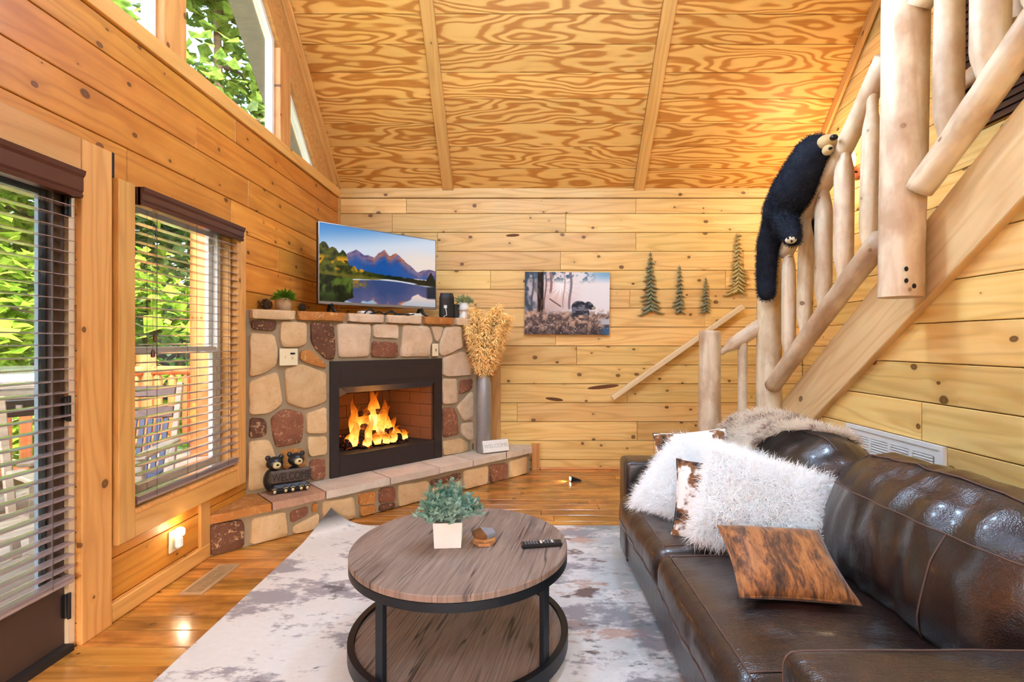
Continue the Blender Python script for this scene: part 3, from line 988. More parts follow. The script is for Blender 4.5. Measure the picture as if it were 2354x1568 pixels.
# mantel caps, each a long block lying on the face
caps = [(574, 677, 'st_tan'), (681, 791, 'st_orange'), (797, 880, 'st_pink'), (886, 966, 'st_pink'), (971, 1040, 'st_orange'), (1044, 1098, 'st_pink')]
for u0, u1, mname in caps:
    s0 = max((on_k(u0, 720, FK) - FO).dot(ES), .012)
    s1 = min((on_k(u1, 720, FK) - FO).dot(ES), S_END + .012)
    s1 = s1 - .006
    # front block
    stone_piece('cap_stone', [(s0, 1.478), (s1, 1.478), (s1, MZ), (s0, MZ)], OFL + EN * .0, ES, EZ, EN, .042, M[mname], fp, .1)
    MB().prism([(p.x, p.y) for p in (fpt(s0 + (.0 if s0 > .1 else .02), 0, .03), fpt(s1, 0, .03), fpt(s1 - (.0 if s1 < S_END - .2 else .0), 0, -.16 if s0 > .3 else -.0), fpt(s0 + (.0 if s0 > .1 else .02), 0, -.16 if s0 > .3 else .0))], (0, 0, 0), (1, 0, 0), (0, 1, 0), (0, 0, 1), MZ - .03, MZ).build('cap_top', M[mname], fp)
# hearth front stones
HEARTH = [
 ('st_brown', cE([(80, 750), (510, 690), (555, 760), (555, 1090), (300, 1180), (85, 1240)])),
 ('st_tan', cE([(665, 690), (1130, 575), (1150, 700), (1170, 920), (900, 1005), (640, 1050), (650, 900)])),
 ('st_red', cE([(1190, 590), (1440, 510), (1445, 620), (1200, 750)])),
 ('st_orange', cE([(1495, 480), (1580, 460), (1570, 580), (1495, 600)])),
 ('st_tan', cE([(1240, 790), (1480, 660), (1600, 600), (1590, 850), (1240, 935)])),
 ('st_tan', cE([(1645, 440), (2080, 370), (2110, 690), (1900, 740), (1640, 820)])),
 ('st_orange', cF([(20, 640), (240, 590), (245, 750), (30, 780)])),
 ('st_orange', cF([(40, 790), (245, 770), (245, 900), (50, 940)])),
 ('st_red', cF([(285, 570), (485, 540), (490, 730), (285, 750)])),
 ('st_brown', cF([(285, 775), (490, 745), (490, 840), (285, 885)])),
 ('st_tan', cF([(525, 525), (910, 465), (915, 600), (900, 725), (520, 820)])),
 ('st_brown', cF([(930, 470), (1310, 365), (1325, 430), (1000, 530), (935, 540)])),
 ('st_tan', cF([(945, 560), (1325, 465), (1335, 600), (1100, 660), (950, 690)])),
 ('st_tan', cF([(1350, 345), (1660, 280), (1650, 540), (1350, 605)])),
 ('st_red', cF([(1680, 270), (1900, 240), (1890, 475), (1680, 530)])),
 ('st_tan', cF([(1920, 220), (2150, 160), (2150, 400), (1910, 470)])),
]
for mname, pts in HEARTH:
    poly = on_face(pts, HK - .02, HO, .006, .196, smax=H_END - .006)
    stone_piece('hearth_stone', poly, OHL, ES, EZ, EN, .02, M[mname], fp)
hc = [480, 622, 745, 893, 1006, 1083, 1160, 1222]
for i, (u0, u1) in enumerate(zip(hc, hc[1:])):
    s0 = max((on_k(u0, 1100, HK) - HO).dot(ES), .0) + .006
    s1 = min((on_k(u1, 1100, HK) - HO).dot(ES), H_END + .02) - .006
    last = i == len(hc) - 2
    dep = (FK - HK) / R2
    # plan outline of the slab, front edge a little uneven
    n = 7
    front = [ho(s0 + (s1 - s0) * k / n, .028 + random.uniform(-.006, .006)) for k in range(n + 1)]
    back_l = fpt(max(s0 - dep, .006) if i == 0 else max((ho(s0) - fpt(0, 0)).dot(ES), .006), 0, .004)
    sb0 = (ho(s0) + fp.location - FO).dot(ES)
    sb1 = (ho(s1) + fp.location - FO).dot(ES)
    b1 = fpt(min(sb1, S_END + .2), 0, .002)
    b0 = fpt(max(sb0, .006), 0, .002)
    if sb1 > S_END:
        b1 = Vector((min(ho(s1).x, ho(H_END).x), YB - fp.location.y - .004, 0))
    pl = front + [b1]
    if sb0 < S_END < sb1:
        pl += [Vector((fpt(S_END, 0).x + .003, YB - fp.location.y - .004, 0)), fpt(S_END + .003, 0, .002)]
    if sb0 > S_END:
        pl += [Vector((ho(s0).x, YB - fp.location.y - .004, 0))]
    else:
        pl += [b0]
    if i == 0:
        pl[0] = Vector((XL + .004 - fp.location.x, pl[0].y + .0, 0))
        pl[-1] = fpt(.006, 0, .002)
    pp = [(p.x, p.y) for p in pl]
    if area2(pp) < 0: pp = pp[::-1]
    mat = M[('st_orange', 'st_rose', 'st_cap', 'st_cap', 'st_cap', 'st_cap', 'st_cap')[i]]
    mb = MB()
    mb.prism(pp, (0, 0, 0), (1, 0, 0), (0, 1, 0), (0, 0, 1), HZ - .052, HZ)
    mb.build('hearth_cap', mat, fp)

# ---- metal firebox, a part of the fireplace with its own pieces
mb = MB()
fbox(mb, FS0, OS0, FZ0, FZ1, 0, .022)
fbox(mb, OS1, FS1, FZ0, FZ1, 0, .022)
fbox(mb, OS0, OS1, OZ1, FZ1, 0, .022)
fbox(mb, OS0, OS1, FZ0, OZ0, 0, .018)
box = mb.build('firebox', M['bronze'], fp)
mb = MB(); fbox(mb, OS0 + .01, OS1 - .01, .998, 1.108, .022, .026); mb.build('upper_panel', M['bronze'], box)
mb = MB(); fbox(mb, OS0 + .004, OS1 - .004, FZ0 + .01, OZ0 - .01, .018, .022); mb.build('lower_panel', M['bronze'], box)
# sloped hood
mb = MB()
P = [fpt(OS0, .956, .026), fpt(OS1, .956, .026), fpt(OS1, .893, .012), fpt(OS0, .893, .012), fpt(OS0 + .13, .893, -.10), fpt(OS1 - .02, .893, -.10),
     fpt(OS0, .962, -.10), fpt(OS1, .962, -.10)]
P = [fpt(OS0, .958, .024), fpt(OS1, .958, .024), fpt(OS1, .905, -.05), fpt(OS0 + .10, .905, -.05), fpt(OS0, .860, -.05), fpt(OS0, .958, -.06), fpt(OS1, .958, -.06)]
mb.add(P, [(0, 3, 2, 1), (0, 4, 3), (0, 1, 6, 5), (5, 6, 2, 3, 4), (0, 5, 4), (1, 2, 6)])
mb.build('hood', M['hood'], box)
# fire chamber lined with brick
DB = -.50
BW0, BW1 = OS0 + .16, OS1 - .16
M['firebrick'] = plain('fire_brick', (118, 74, 44), .85, var=.2, vscale=10, bump=.3)
mb = MB()
fbox(mb, OS0 - .02, OS1 + .02, OZ0 - .06, OZ0 - .0, DB - .05, -.002)
fbox(mb, OS0 - .02, OS1 + .02, OZ1 + .03, OZ1 + .06, DB - .05, -.002)
fbox(mb, OS0 - .05, OS0 - .02, OZ0 - .06, OZ1 + .06, DB - .05, -.002)
fbox(mb, OS1 + .02, OS1 + .05, OZ0 - .06, OZ1 + .06, DB - .05, -.002)
fbox(mb, OS0 - .05, OS1 + .05, OZ0 - .06, OZ1 + .06, DB - .08, DB - .05)
mb.build('chamber', M['dark'], box)
bh = .108
for r in range(5):
    z0 = OZ0 + r * bh
    nb = 4
    wdt = (BW1 - BW0) / nb
    off = wdt / 2 if r % 2 else 0
    edges = sorted(set([BW0, BW1] + [BW0 + off + k * wdt for k in range(nb + 1) if BW0 < BW0 + off + k * wdt < BW1]))
    for a, b in zip(edges, edges[1:]):
        mb = MB(); fbox(mb, a + .002, b - .002, z0 + .002, z0 + bh - .002, DB - .045, DB)
        mb.build('brick', M['firebrick'], box)
    for (sa, da), (sb, db) in (((OS0 + .005, -.03), (BW0, DB)), ((BW1, DB), (OS1 - .005, -.03))):
        ks = [0, .5, 1] if r % 2 else [0, .25, .75, 1]
        for t0, t1 in zip(ks, ks[1:]):
            q = lambda t, z, back: fpt(sa + (sb - sa) * t, z, da + (db - da) * t) + ((-ES if sa < 1 else ES) * .02 if back else Vector((0, 0, 0)))
            g_ = .004
            Pq = [q(t0 + g_, z0 + .002, 0), q(t1 - g_, z0 + .002, 0), q(t1 - g_, z0 + bh - .002, 0), q(t0 + g_, z0 + bh - .002, 0)]
            Pb = [q(t0 + g_, z0 + .002, 1), q(t1 - g_, z0 + .002, 1), q(t1 - g_, z0 + bh - .002, 1), q(t0 + g_, z0 + bh - .002, 1)]
            MB().add(Pq + Pb, [(0, 1, 2, 3), (7, 6, 5, 4), (0, 4, 5, 1), (1, 5, 6, 2), (2, 6, 7, 3), (3, 7, 4, 0)]).build('brick', M['firebrick'], box)

# ---- logs and fire
def charred():
    g = G('charred_log')
    n = g.noise(g.pos(), 38, 5, .65)
    c = g.ramp(n, [(.35, lin((14, 10, 9))), (.6, lin((60, 38, 26))), (.8, lin((110, 74, 48)))])
    em = g.ramp(g.noise(g.pos(), 22, 3, .6), [(.60, (0., 0., 0.)), (.72, (1., .12, .01))])
    g.bsdf(c, .9, 0, .2, g.bump(n, .6, .01), emit=em, estr=.9)
    return g.mat
M['charred'] = charred()
def flame_mat():
    g = G('flame')
    z = g.xyz(g.n('ShaderNodeTexCoord').outputs['Generated'])[2]
    n = g.noise(g.vmath('MULTIPLY', g.pos(), (20, 20, 9)), 1, 3, .55, .5)
    f = g.math('MULTIPLY_ADD', g.math('SUBTRACT', n, .5), .5, z, clamp=True)
    col = g.ramp(f, [(0., (1., .40, .05)), (.15, (1., .60, .18)), (.38, (1., .40, .05)), (.6, (1., .22, .012)), (1., (.8, .09, .004))])
    stg = g.ramp(f, [(0., 1.), (.3, 1.), (.7, .42), (1., .14)])
    al = g.ramp(f, [(0., .85), (.35, .8), (.8, .36), (1., .0)])
    e = g.n('ShaderNodeEmission')
    g.put(e.inputs[0], col)
    g.put(e.inputs[1], g.math('MULTIPLY', stg, 2.2))
    t = g.n('ShaderNodeBsdfTransparent')
    mx = g.n('ShaderNodeMixShader')
    g.put(mx.inputs[0], al)
    g.t.links.new(t.outputs[0], mx.inputs[1])
    g.t.links.new(e.outputs[0], mx.inputs[2])
    g.surf(mx.outputs[0])
    return g.mat
M['flame'] = flame_mat()
def fw(s, z, d):
    return FO + ES * s + EZ * z + EN * d
MB().tube([fw(.82, OZ0 + .02, -.25), fw(1.34, OZ0 + .02, -.25)], .008, 8).tube([fw(.86, OZ0 + .02, -.35), fw(.86, OZ0 + .02, -.12)], .008, 8).tube([fw(1.3, OZ0 + .02, -.35), fw(1.3, OZ0 + .02, -.12)], .008, 8)
logs = [((.78, .055, -.30), (1.34, .055, -.27), .052, 'thick charred log lying at the back of the fire'),
        ((.80, .05, -.16), (1.30, .045, -.13), .045, 'charred glowing log lying at the front of the fire'),
        ((.92, .10, -.14), (1.10, .235, -.32), .036, 'charred log leaning to the right within the flames'),
        ((1.22, .10, -.15), (1.04, .22, -.33), .040, 'charred log leaning to the left within the flames'),
        ((.95, .275, -.24), (1.20, .285, -.20), .026, 'thin charred log on top of the burning pile')]
for a, b, r, lab in logs:
    a = fw(a[0], OZ0 + a[1], a[2]); b = fw(b[0], OZ0 + b[1], b[2])
    pts = [a.lerp(b, t) + Vector((random.uniform(-.006, .006),) * 3) for t in (0, .2, .4, .6, .8, 1)]
    tag(MB().tube(pts, [r * random.uniform(.88, 1.1) for _ in pts], 12, jitter=.18).build('fire_log', M['charred'], smooth=True), lab, 'log')
mb = MB()
for i in range(60):
    p = fw(random.uniform(.80, 1.36), OZ0 + random.uniform(.006, .022), random.uniform(-.33, -.08))
    mb.ball(p, (random.uniform(.012, .03), random.uniform(.012, .03), random.uniform(.008, .016)), 6, 4)
tag(mb.build('embers', M['charred']), 'bed of glowing embers under the fireplace logs', 'embers', kind='stuff')
FL = [(.86, .03, -.14, .22, .045), (.90, .05, -.2, .30, .05), (.93, .06, -.26, .36, .05), (.985, .02, -.12, .26, .035), (1.02, .10, -.24, .26, .05), (1.06, .02, -.12, .13, .05),
      (1.08, .15, -.22, .33, .042), (1.11, .12, -.26, .40, .05), (1.15, .06, -.2, .34, .055), (1.19, .05, -.18, .30, .05), (1.13, .02, -.1, .12, .045),
      (1.24, .04, -.2, .2, .045), (1.29, .03, -.17, .13, .035), (1.34, .02, -.16, .1, .03), (.83, .02, -.18, .14, .03), (1.38, .015, -.2, .07, .035), (.955, .02, -.1, .10, .04), (1.2, .02, -.1, .12, .04)]
fire = thing('fire', 'orange and yellow flames burning in the fireplace', 'fire', fw(1.08, OZ0, -.2))
for s, z, d, h, r in FL:
    mb = MB()
    n = 12
    ph = random.uniform(0, 6)
    pts, rr = [], []
    for k in range(n + 1):
        t = k / n
        w = .022 * t * (1 + t)
        pts.append(fw(s + math.sin(ph + t * 6) * w, OZ0 + z + h * t, d + math.cos(ph * 1.3 + t * 5) * w * .6) - fire.location)
        rr.append(max(.0015, r * (math.sin(PI * min(1, .22 + .78 * t)) ** .9) * (1 - .35 * t)))
    mb.tube(pts, rr, 10, jitter=.1)
    mb.build('flame', M['flame'], fire, smooth=True)
fl = bpy.data.lights.new('fire_light', 'POINT')
fl.energy = 5
fl.color = (1, .36, .06)
fl.shadow_soft_size = .12
lo = bpy.data.objects.new('fire_light', fl)
COL.objects.link(lo)
lo.parent = fire
lo.location = fw(1.05, OZ0 + .30, -.12) - fire.location

# wall plates on the stone
def plate(name, label, u0, v0, u1, v1, k, holes, mat='cream'):
    a, b = on_k(u0, v1, k) , on_k(u1, v0, k)
    t = thing(name, label, 'wall plate', a)
    wdt = (b - a).dot(ES); hgt = b.z - a.z
    V = lambda s, z, d: ES * s + EZ * z + EN * d
    rot = Matrix((ES, EN, EZ)).transposed()
    MB().cbox(V(wdt / 2, hgt / 2, .004), (wdt, .008, hgt), .003, rot).build('faceplate', M[mat], t)
    return t, wdt, hgt, V, rot
t, wd, hg, V, rot = plate('light_switch', 'cream double switch plate on the stone left of the firebox', 642, 801, 684, 841, FK - .035, 0)
MB().cbox(V(wd * .70, hg * .70, .011), (wd * .27, .006, hg * .10), .003, rot).build('slot_cover', M['dark'], t)
MB().cbox(V(wd * .32, hg * .5, .012), (.008, .014, .018), .002, rot).build('toggle', M['cream'], t)
MB().cbox(V(wd * .70, hg * .45, .012), (.008, .014, .018), .002, rot).build('toggle', M['cream'], t)
t, wd, hg, V, rot = plate('light_switch', 'small cream switch plate on the stone above the firebox corner', 993, 790, 1007, 819, FK - .035, 0)
MB().cbox(V(wd * .5, hg * .5, .012), (.010, .018, .022), .002, rot).build('toggle', M['steel'], t)

# wooden end pieces where the fireplace meets the back wall
o = struct('trim_7', MB().bx(-.357, -.262, YB - .04, YB - .001, HZ + .003, 1.5), M['pine_trim_z'], 'upright pine board beside the chimney')
o = struct('trim_8', MB().bx(.062, .142, YB - .05, YB - .001, .001, .27), M['pine_trim_z'], 'short pine block at the hearth end')

# ================================================================== TELEVISION AND MANTEL THINGS
def srgb2lin(a):
    return np.where(a <= .04045, a / 12.92, ((a + .055) / 1.055) ** 2.4)
def sm(x, a, b):
    t = np.clip((x - a) / (b - a), 0, 1)
    return t * t * (3 - 2 * t)
def vnoise(x, y, seed=0):
    xi, yi = np.floor(x).astype(int), np.floor(y).astype(int)
    fx, fy = x - xi, y - yi
    fx, fy = fx * fx * (3 - 2 * fx), fy * fy * (3 - 2 * fy)
    def h(i, j):
        n = (i * 374761393 + j * 668265263 + seed * 1442695) & 0x7fffffff
        n = ((n ^ (n >> 13)) * 1274126177) & 0x7fffffff
        return ((n ^ (n >> 16)) & 0xffff) / 65535.0
    return (h(xi, yi) * (1 - fx) + h(xi + 1, yi) * fx) * (1 - fy) + (h(xi, yi + 1) * (1 - fx) + h(xi + 1, yi + 1) * fx) * fy
def fbm(x, y, o=4, seed=0):
    s, a, t = 0, .5, 0
    for k in range(o):
        s = s + a * vnoise(x * 2 ** k, y * 2 ** k, seed + k * 17)
        t += a
        a *= .5
    return s / t
def lerpc(a, b, t):
    a, b = np.asarray(a, float) / 255, np.asarray(b, float) / 255
    if a.ndim == 1: a = a[None, None, :]
    if b.ndim == 1: b = b[None, None, :]
    return a * (1 - t[..., None]) + b * t[..., None]
def over(img, col, m):
    c = np.asarray(col, float)
    if c.ndim == 1: c = (c / 255)[None, None, :]
    return img * (1 - m[..., None]) + c * m[..., None]
def picture_grid(name, mat, w, h, nx, ny, fn, parent):
    """flat printed/displayed picture: a fine grid in local x (width), z (height), facing -y, colours per vertex"""
    X, Y = np.meshgrid(np.linspace(0, 1, nx), np.linspace(0, 1, ny))
    img = np.clip(fn(X, 1 - Y), 0, 1)            # fn(x right, y down)
    V = np.stack([(X - .5) * w, np.zeros_like(X), Y * h], -1).reshape(-1, 3)
    idx = np.arange(nx * ny).reshape(ny, nx)
    F = np.stack([idx[:-1, :-1], idx[:-1, 1:], idx[1:, 1:], idx[1:, :-1]], -1).reshape(-1, 4)
    me = bpy.data.meshes.new(name)
    me.from_pydata(V.tolist(), [], F.tolist())
    a = me.color_attributes.new('print', 'FLOAT_COLOR', 'POINT')
    rgba = np.ones((nx * ny, 4), np.float32)
    rgba[:, :3] = srgb2lin(img).reshape(-1, 3)
    a.data.foreach_set('color', rgba.ravel())
    me.materials.append(mat)
    return link(name, me, parent)

def landscape(x, y):
    img = lerpc((72, 140, 208), (214, 222, 236), sm(y + .35 * x, .0, .42))
    img = over(img, (246, 222, 206), sm(x, .35, .9) * sm(y, .10, .34) * .8)
    cl = sm(fbm(x * 2.2 + y * 3, y * 7 - x * 1.5, 4, 3), .45, .75) * sm(x, .55, .8) * (1 - sm(y, .05, .3)) * .8
    img = over(img, (236, 226, 232), cl)
    # peaks
    px = [0, .17, .22, .285, .35, .385, .43, .475, .52, .56, .60, .625, .66, .70, .75, .82, .88, .94, 1.0]
    py = [.42, .40, .345, .275, .355, .34, .375, .285, .235, .31, .285, .27, .31, .355, .41, .50, .46, .44, .46]
    ridge = np.interp(x, px, py) + (fbm(x * 26, x * 0 + 2.2, 3, 5) - .5) * .035
    mtn = sm(y, ridge - .004, ridge + .004) * (1 - sm(y, .60, .605))
    depth = np.clip((y - ridge) / .22, 0, 1)
    rock = fbm(x * 24 + y * 12, y * 22 - x * 8, 4, 9)
    mc = lerpc((128, 108, 140), (26, 84, 160), sm(depth, .1, .8))
    mc = over(mc, (228, 128, 66), sm(rock, .42, .62) * (1 - sm(depth, .12, .5)) * sm(x, .36, .44) * (1 - sm(x, .68, .78)))
    mc = over(mc, (70, 66, 120), sm(rock, .5, .7) * (1 - sm(depth, .5, .9)) * .6)
    img = over(img, mc, mtn)
    # far shore trees
    tl = .575 + .03 * fbm(x * 30, x * 0, 3, 2) - .04 * (1 - sm(x, .2, .6)) + .015 * sm(x, .6, .9)
    shore = .66 + .01 * np.sin(x * 9) + .03 * sm(x, .8, 1.) - .005
    img = over(img, lerpc((58, 64, 22), (16, 26, 20), sm(x, .35, .7)), sm(y, tl, tl + .006) * (1 - sm(y, shore, shore + .006)))
    # aspens and firs on the left
    tt = .30 + .55 * x + .13 * sm(x, .2, .24) - .05 * np.abs(np.sin(x * 42)) - .05 * fbm(x * 40, x * 0, 3, 8)
    left = (x < .41) & (y > tt) & (y < .645)
    n = fbm(x * 34, y * 24, 4, 21)
    tc = over(lerpc((36, 44, 14), (92, 92, 26), sm(n, .3, .7)), (214, 150, 26), sm(fbm(x * 16, y * 7, 2, 31), .50, .58) * sm(y, .38, .44) * (1 - sm(y, .56, .60)) * sm(n, .25, .5))
    img = over(img, tc, left.astype(float))
    grass = sm(y, .60 + .05 * x, .62 + .05 * x) * (1 - sm(y, .70 - .08 * x, .705 - .08 * x)) * (1 - sm(x, .42, .55))
    img = over(img, lerpc((72, 70, 20), (128, 116, 40), n), grass)
    # water with the mirrored view
    wl = .665 + .03 * (1 - sm(x, .2, .5))
    water = sm(y, wl, wl + .006)
    ym = .665 - (y - .665) * 1.03
    sky = lerpc((150, 176, 200), (232, 206, 196), sm(x, .3, .8) * (1 - sm(y, .85, 1.0) * .6))
    rid2 = np.interp(x + .01 * np.sin(y * 60), px, py)
    m2 = sm(ym, rid2 - .005, rid2 + .012)
    dep2 = np.clip((ym - rid2) / .22, 0, 1)
    r2 = fbm(x * 20, y * 40, 3, 44)
    wc = over(sky, over(lerpc((96, 92, 130), (58, 74, 120), dep2), (214, 122, 76), sm(r2, .4, .6) * (1 - sm(dep2, .05, .28)) * sm(x, .36, .44) * (1 - sm(x, .66, .74))), m2)
    wc = over(wc, (150, 112, 40), (1 - sm(x, .30, .42)) * (1 - sm(y, .76, .82)) * sm(n, .3, .6))
    wc = over(wc, (24, 36, 52), sm(x, .90, .93) * (1 - sm(y, .86, .90)))
    img = over(img, wc, water)
    img = over(img, (214, 214, 222), sm(x, .5, .55) * (1 - sm(np.abs(y - (.655 + .045 * sm(x, .55, 1.))), .006, .014)) * (1 - sm(x, .9, 1.)))
    img = over(img, (30, 34, 14), sm(x, .78, .84) * sm(y, .655, .665) * (1 - sm(y, .685 , .70)))
    fir = np.maximum(0, 1 - np.abs(x - .955) / .05)
    img = over(img, (10, 20, 22), ((y > .62 - .14 * fir) & (y < .67) & (x > .90)).astype(float))
    # near bank on the left
    bk = .245 - .06 * sm(y, .92, 1.) + .03 * fbm(y * 30, y * 0, 3, 6)
    nb = sm(y, .64 + .1 * x, .66 + .1 * x) * (1 - sm(x, bk - .01, bk))
    img = over(img, over(lerpc((16, 24, 8), (84, 104, 34), sm(fbm(x * 30, y * 12, 4, 55), .35, .7)), (20, 28, 10), sm(y, .78, .98) * .7), nb)
    return img
def screen_mat():
    g = G('tv_screen')
    e = g.n('ShaderNodeEmission')
    g.put(e.inputs[0], g.attr('print'))
    e.inputs[1].default_value = SCREEN_E
    gl = g.n('ShaderNodeBsdfGlossy')
    gl.inputs['Roughness'].default_value = .12
    gl.inputs[0].default_value = (.03, .03, .03, 1)
    a = g.n('ShaderNodeAddShader')
    g.t.links.new(e.outputs[0], a.inputs[0])
    g.t.links.new(gl.outputs[0], a.inputs[1])
    g.surf(a.outputs[0])
    return g.mat
SCREEN_E = .85
M['screen'] = screen_mat()
tl_, tr_ = at(731, 698, 4.089), at(1002, 712, 4.842)
tdir = (tr_ - tl_); tdir.z = 0
TW = tdir.length
TVZ = 1.63
tv = thing('television', 'flat screen television showing a mountain lake, standing on the mantel', 'television', ((tl_.x + tr_.x) / 2, (tl_.y + tr_.y) / 2, MZ + .0005), math.atan2(tdir.y, tdir.x))
TH = .672
zb = TVZ - MZ
MB().cbox((0, .022, zb + TH / 2), (TW, .04, TH), .004).cbox((0, .06, zb + TH * .38), (TW * .7, .05, TH * .55), .02).build('cabinet', M['blackpl'], tv)
mb = MB()
ring(mb, [(-TW / 2, 0), (TW / 2, 0), (TW / 2, TH), (-TW / 2, TH)], [(-TW / 2 + .008, .022), (TW / 2 - .006, .022), (TW / 2 - .006, TH - .007), (-TW / 2 + .008, TH - .007)], (0, 0, zb), (1, 0, 0), (0, 0, 1), (0, -1, 0), -.002, .008)
mb.build('bezel', plain('tv_bezel_silver', (150, 148, 150), .3, .7), tv)
sc_ = picture_grid('screen', M['screen'], TW - .016, TH - .03, 300, 176, landscape, tv)
sc_.location = (0, -.003, zb + .022)
for sx in (-.40, .36):
    mb = MB()
    for dy in (-.09, .11):
        mb.tube([(sx * TW, .02, zb + .02), (sx * TW, .02 + dy * .5, zb * .5), (sx * TW + .02, .02 + dy, .008)], [.018, .014, .010], 8)
    mb.build('stand_foot', M['blackpl'], tv, smooth=True)

def on_mantel(u, k):
    r = (u - VU) / FPX
    y = k / (1 - r)
    return Vector((r * y, y, MZ + .001))
# cables and small boxes under the television
def cable(name, label, pts, r, mat):
    p = [Vector(q) for q in pts]
    out = []
    for i in range(len(p) - 1):
        p0, p1, p2, p3 = p[max(i - 1, 0)], p[i], p[i + 1], p[min(i + 2, len(p) - 1)]
        for k in range(5):
            t = k / 5
            out.append(.5 * ((2 * p1) + (p2 - p0) * t + (2 * p0 - 5 * p1 + 4 * p2 - p3) * t * t + (3 * p1 - p0 - 3 * p2 + p3) * t ** 3))
    out.append(p[-1])
    return tag(MB().tube(out, r, 6).build(name, mat, smooth=True), label, 'cable')
K0 = FK + .16
q = lambda u, h, k=K0: on_mantel(u, k) + Vector((0, 0, h))
cable('cable', 'tangle of black cable under the television screen', [q(838, .012), q(850, .05), q(862, .02), q(850, .008), q(872, .03), q(884, .012), q(900, .045), q(912, .01), q(925, .02), q(905, .008)], .007, M['blackpl'])
cable('cable', 'black cable snaking along the mantel to the right television foot', [q(880, .01, K0 - .05), q(900, .03, K0 - .05), q(918, .012, K0 - .05), q(935, .01, K0 - .05), q(952, .02, K0 - .05)], .006, M['blackpl'])
def small_box(name, label, cat, u, k, size, mat, extra=None, rz=PI / 4):
    t = thing(name, label, cat, on_mantel(u, k), rz)
    MB().cbox((0, 0, size[2] / 2), size, min(size) * .2).build('case', mat, t)
    return t
t = small_box('adapter', 'white power adapter lying among cables under the television', 'adapter', 838, K0 + .10, (.10, .08, .035), M['white'])
MB().tube([(-.05, -.045, .02), (.0, -.05, .012), (.04, -.045, .02)], .005, 6).build('lead', M['white'], t)
t = small_box('streaming_box', 'flat black streaming box under the television', 'box', 925, K0 + .02, (.11, .06, .026), M['blackpl'])
MB().cbox((0, -.0315, .013), (.09, .003, .012), .001).build('front_strip', M['bronze'], t)
t = small_box('cable_box', 'flat white box lying at the back under the television', 'box', 955, K0 + .22, (.20, .12, .04), M['white'])
MB().cbox((0, -.062, .02), (.16, .004, .014), .001).build('front_strip', M['cream'], t)
# router tower and a smaller black box
t = thing('router', 'tall black router with curved front beside the television', 'router', on_mantel(1027, FK + .20), .35)
mb = MB()
P = [(math.cos(a) * .075, math.sin(a) * .028) for a in np.linspace(0, 2 * PI, 20, endpoint=False)]
for z0, z1, s0, s1 in ((0, .02, .8, 1), (.02, .20, 1, .96), (.20, .245, .96, .8)):
    mb.add([(x * s0, y * s0, z0) for x, y in P] + [(x * s1, y * s1, z1) for x, y in P], [(i, (i + 1) % 20, 20 + (i + 1) % 20, 20 + i) for i in range(20)] + [tuple(range(20))[::-1], tuple(range(20, 40))])
mb.build('case', M['blackpl'], t, smooth=False)
MB().tube([(-.02, -.03, .10), (-.015, -.05, .07), (-.01, -.045, .03), (-.04, -.04, .012)], .004, 6).cbox((-.02, -.032, .11), (.03, .014, .03), .003).build('plug_lead', M['white'], t)
t = thing('battery_box', 'short black box standing next to the router', 'box', on_mantel(1049, FK + .17), .35)
MB().cbox((0, 0, .07), (.05, .05, .14), .004).build('case', M['blackpl'], t)
MB().cbox((0, -.026, .05), (.02, .003, .06), .001).build('label_strip', M['bronze'], t)

# ---------------------------------------------------------------- plants
def leaf_blob(mb, c, rad, n, ll, lw, up=.5, squash=1.0, shell=.35, gold=True):
    """leafy tuft: n pointed leaves pointing outwards from a half-dome"""
    c = Vector(c)
    for i in range(n):
        z = 1 - (i + .5) / n * (1.35)
        a = i * 2.399963 + random.uniform(-.3, .3)
        rxy = math.sqrt(max(0, 1 - z * z))
        d = Vector((math.cos(a) * rxy, math.sin(a) * rxy, z * squash)).normalized()
        base = c + Vector((d.x * rad, d.y * rad, d.z * rad * squash)) * random.uniform(shell, .95)
        dr = (d + Vector((random.uniform(-.5, .5), random.uniform(-.5, .5), random.uniform(-.3, .3) + up * .4))).normalized()
        l = ll * random.uniform(.7, 1.25)
        side = dr.cross(Vector((random.uniform(-1, 1), random.uniform(-1, 1), random.uniform(-1, 1)))).normalized() * lw * random.uniform(.7, 1.2)
        nrm = dr.cross(side).normalized() * lw * .3
        mb.add([base - side * .2, base + dr * l * .45 - side + nrm, base + dr * l, base + dr * l * .45 + side + nrm, base + dr * l * .45], [(0, 4, 1), (1, 4, 2), (0, 3, 4), (3, 2, 4)])
M['succ'] = leaf_mat('blue_green_leaves', (104, 150, 132), (182, 210, 194), .25)
M['grassy'] = leaf_mat('yellow_green_leaves', (66, 112, 28), (140, 178, 52), .3)
M['sage'] = leaf_mat('sage_leaves', (122, 146, 104), (196, 206, 158), .3)
M['soil'] = plain('soil', (58, 44, 34), .95, var=.3, vscale=60)
M['potstone'] = plain('tan_pot', (196, 158, 118), .8, var=.18, vscale=30, bump=.3)
p = on_mantel(651, FK + .15)
p.x = max(p.x, XL + .075)
t = thing('potted_grass', 'bright green tufted plant in a tan pot on the mantel end', 'plant', p)
MB().lathe([(.044, 0), (.052, .004), (.060, .096), (.053, .097), (.05, .07), (0, .07)], seg=24).build('pot', M['potstone'], t, smooth=True)
MB().lathe([(.051, .07), (.051, .088), (0, .092)], seg=16).build('soil', M['soil'], t)
mb = MB(); leaf_blob(mb, (.008, -.005, .095), .062, 420, .042, .006, .5, .75, .2); mb.build('foliage', M['grassy'], t)['kind'] = 'stuff'
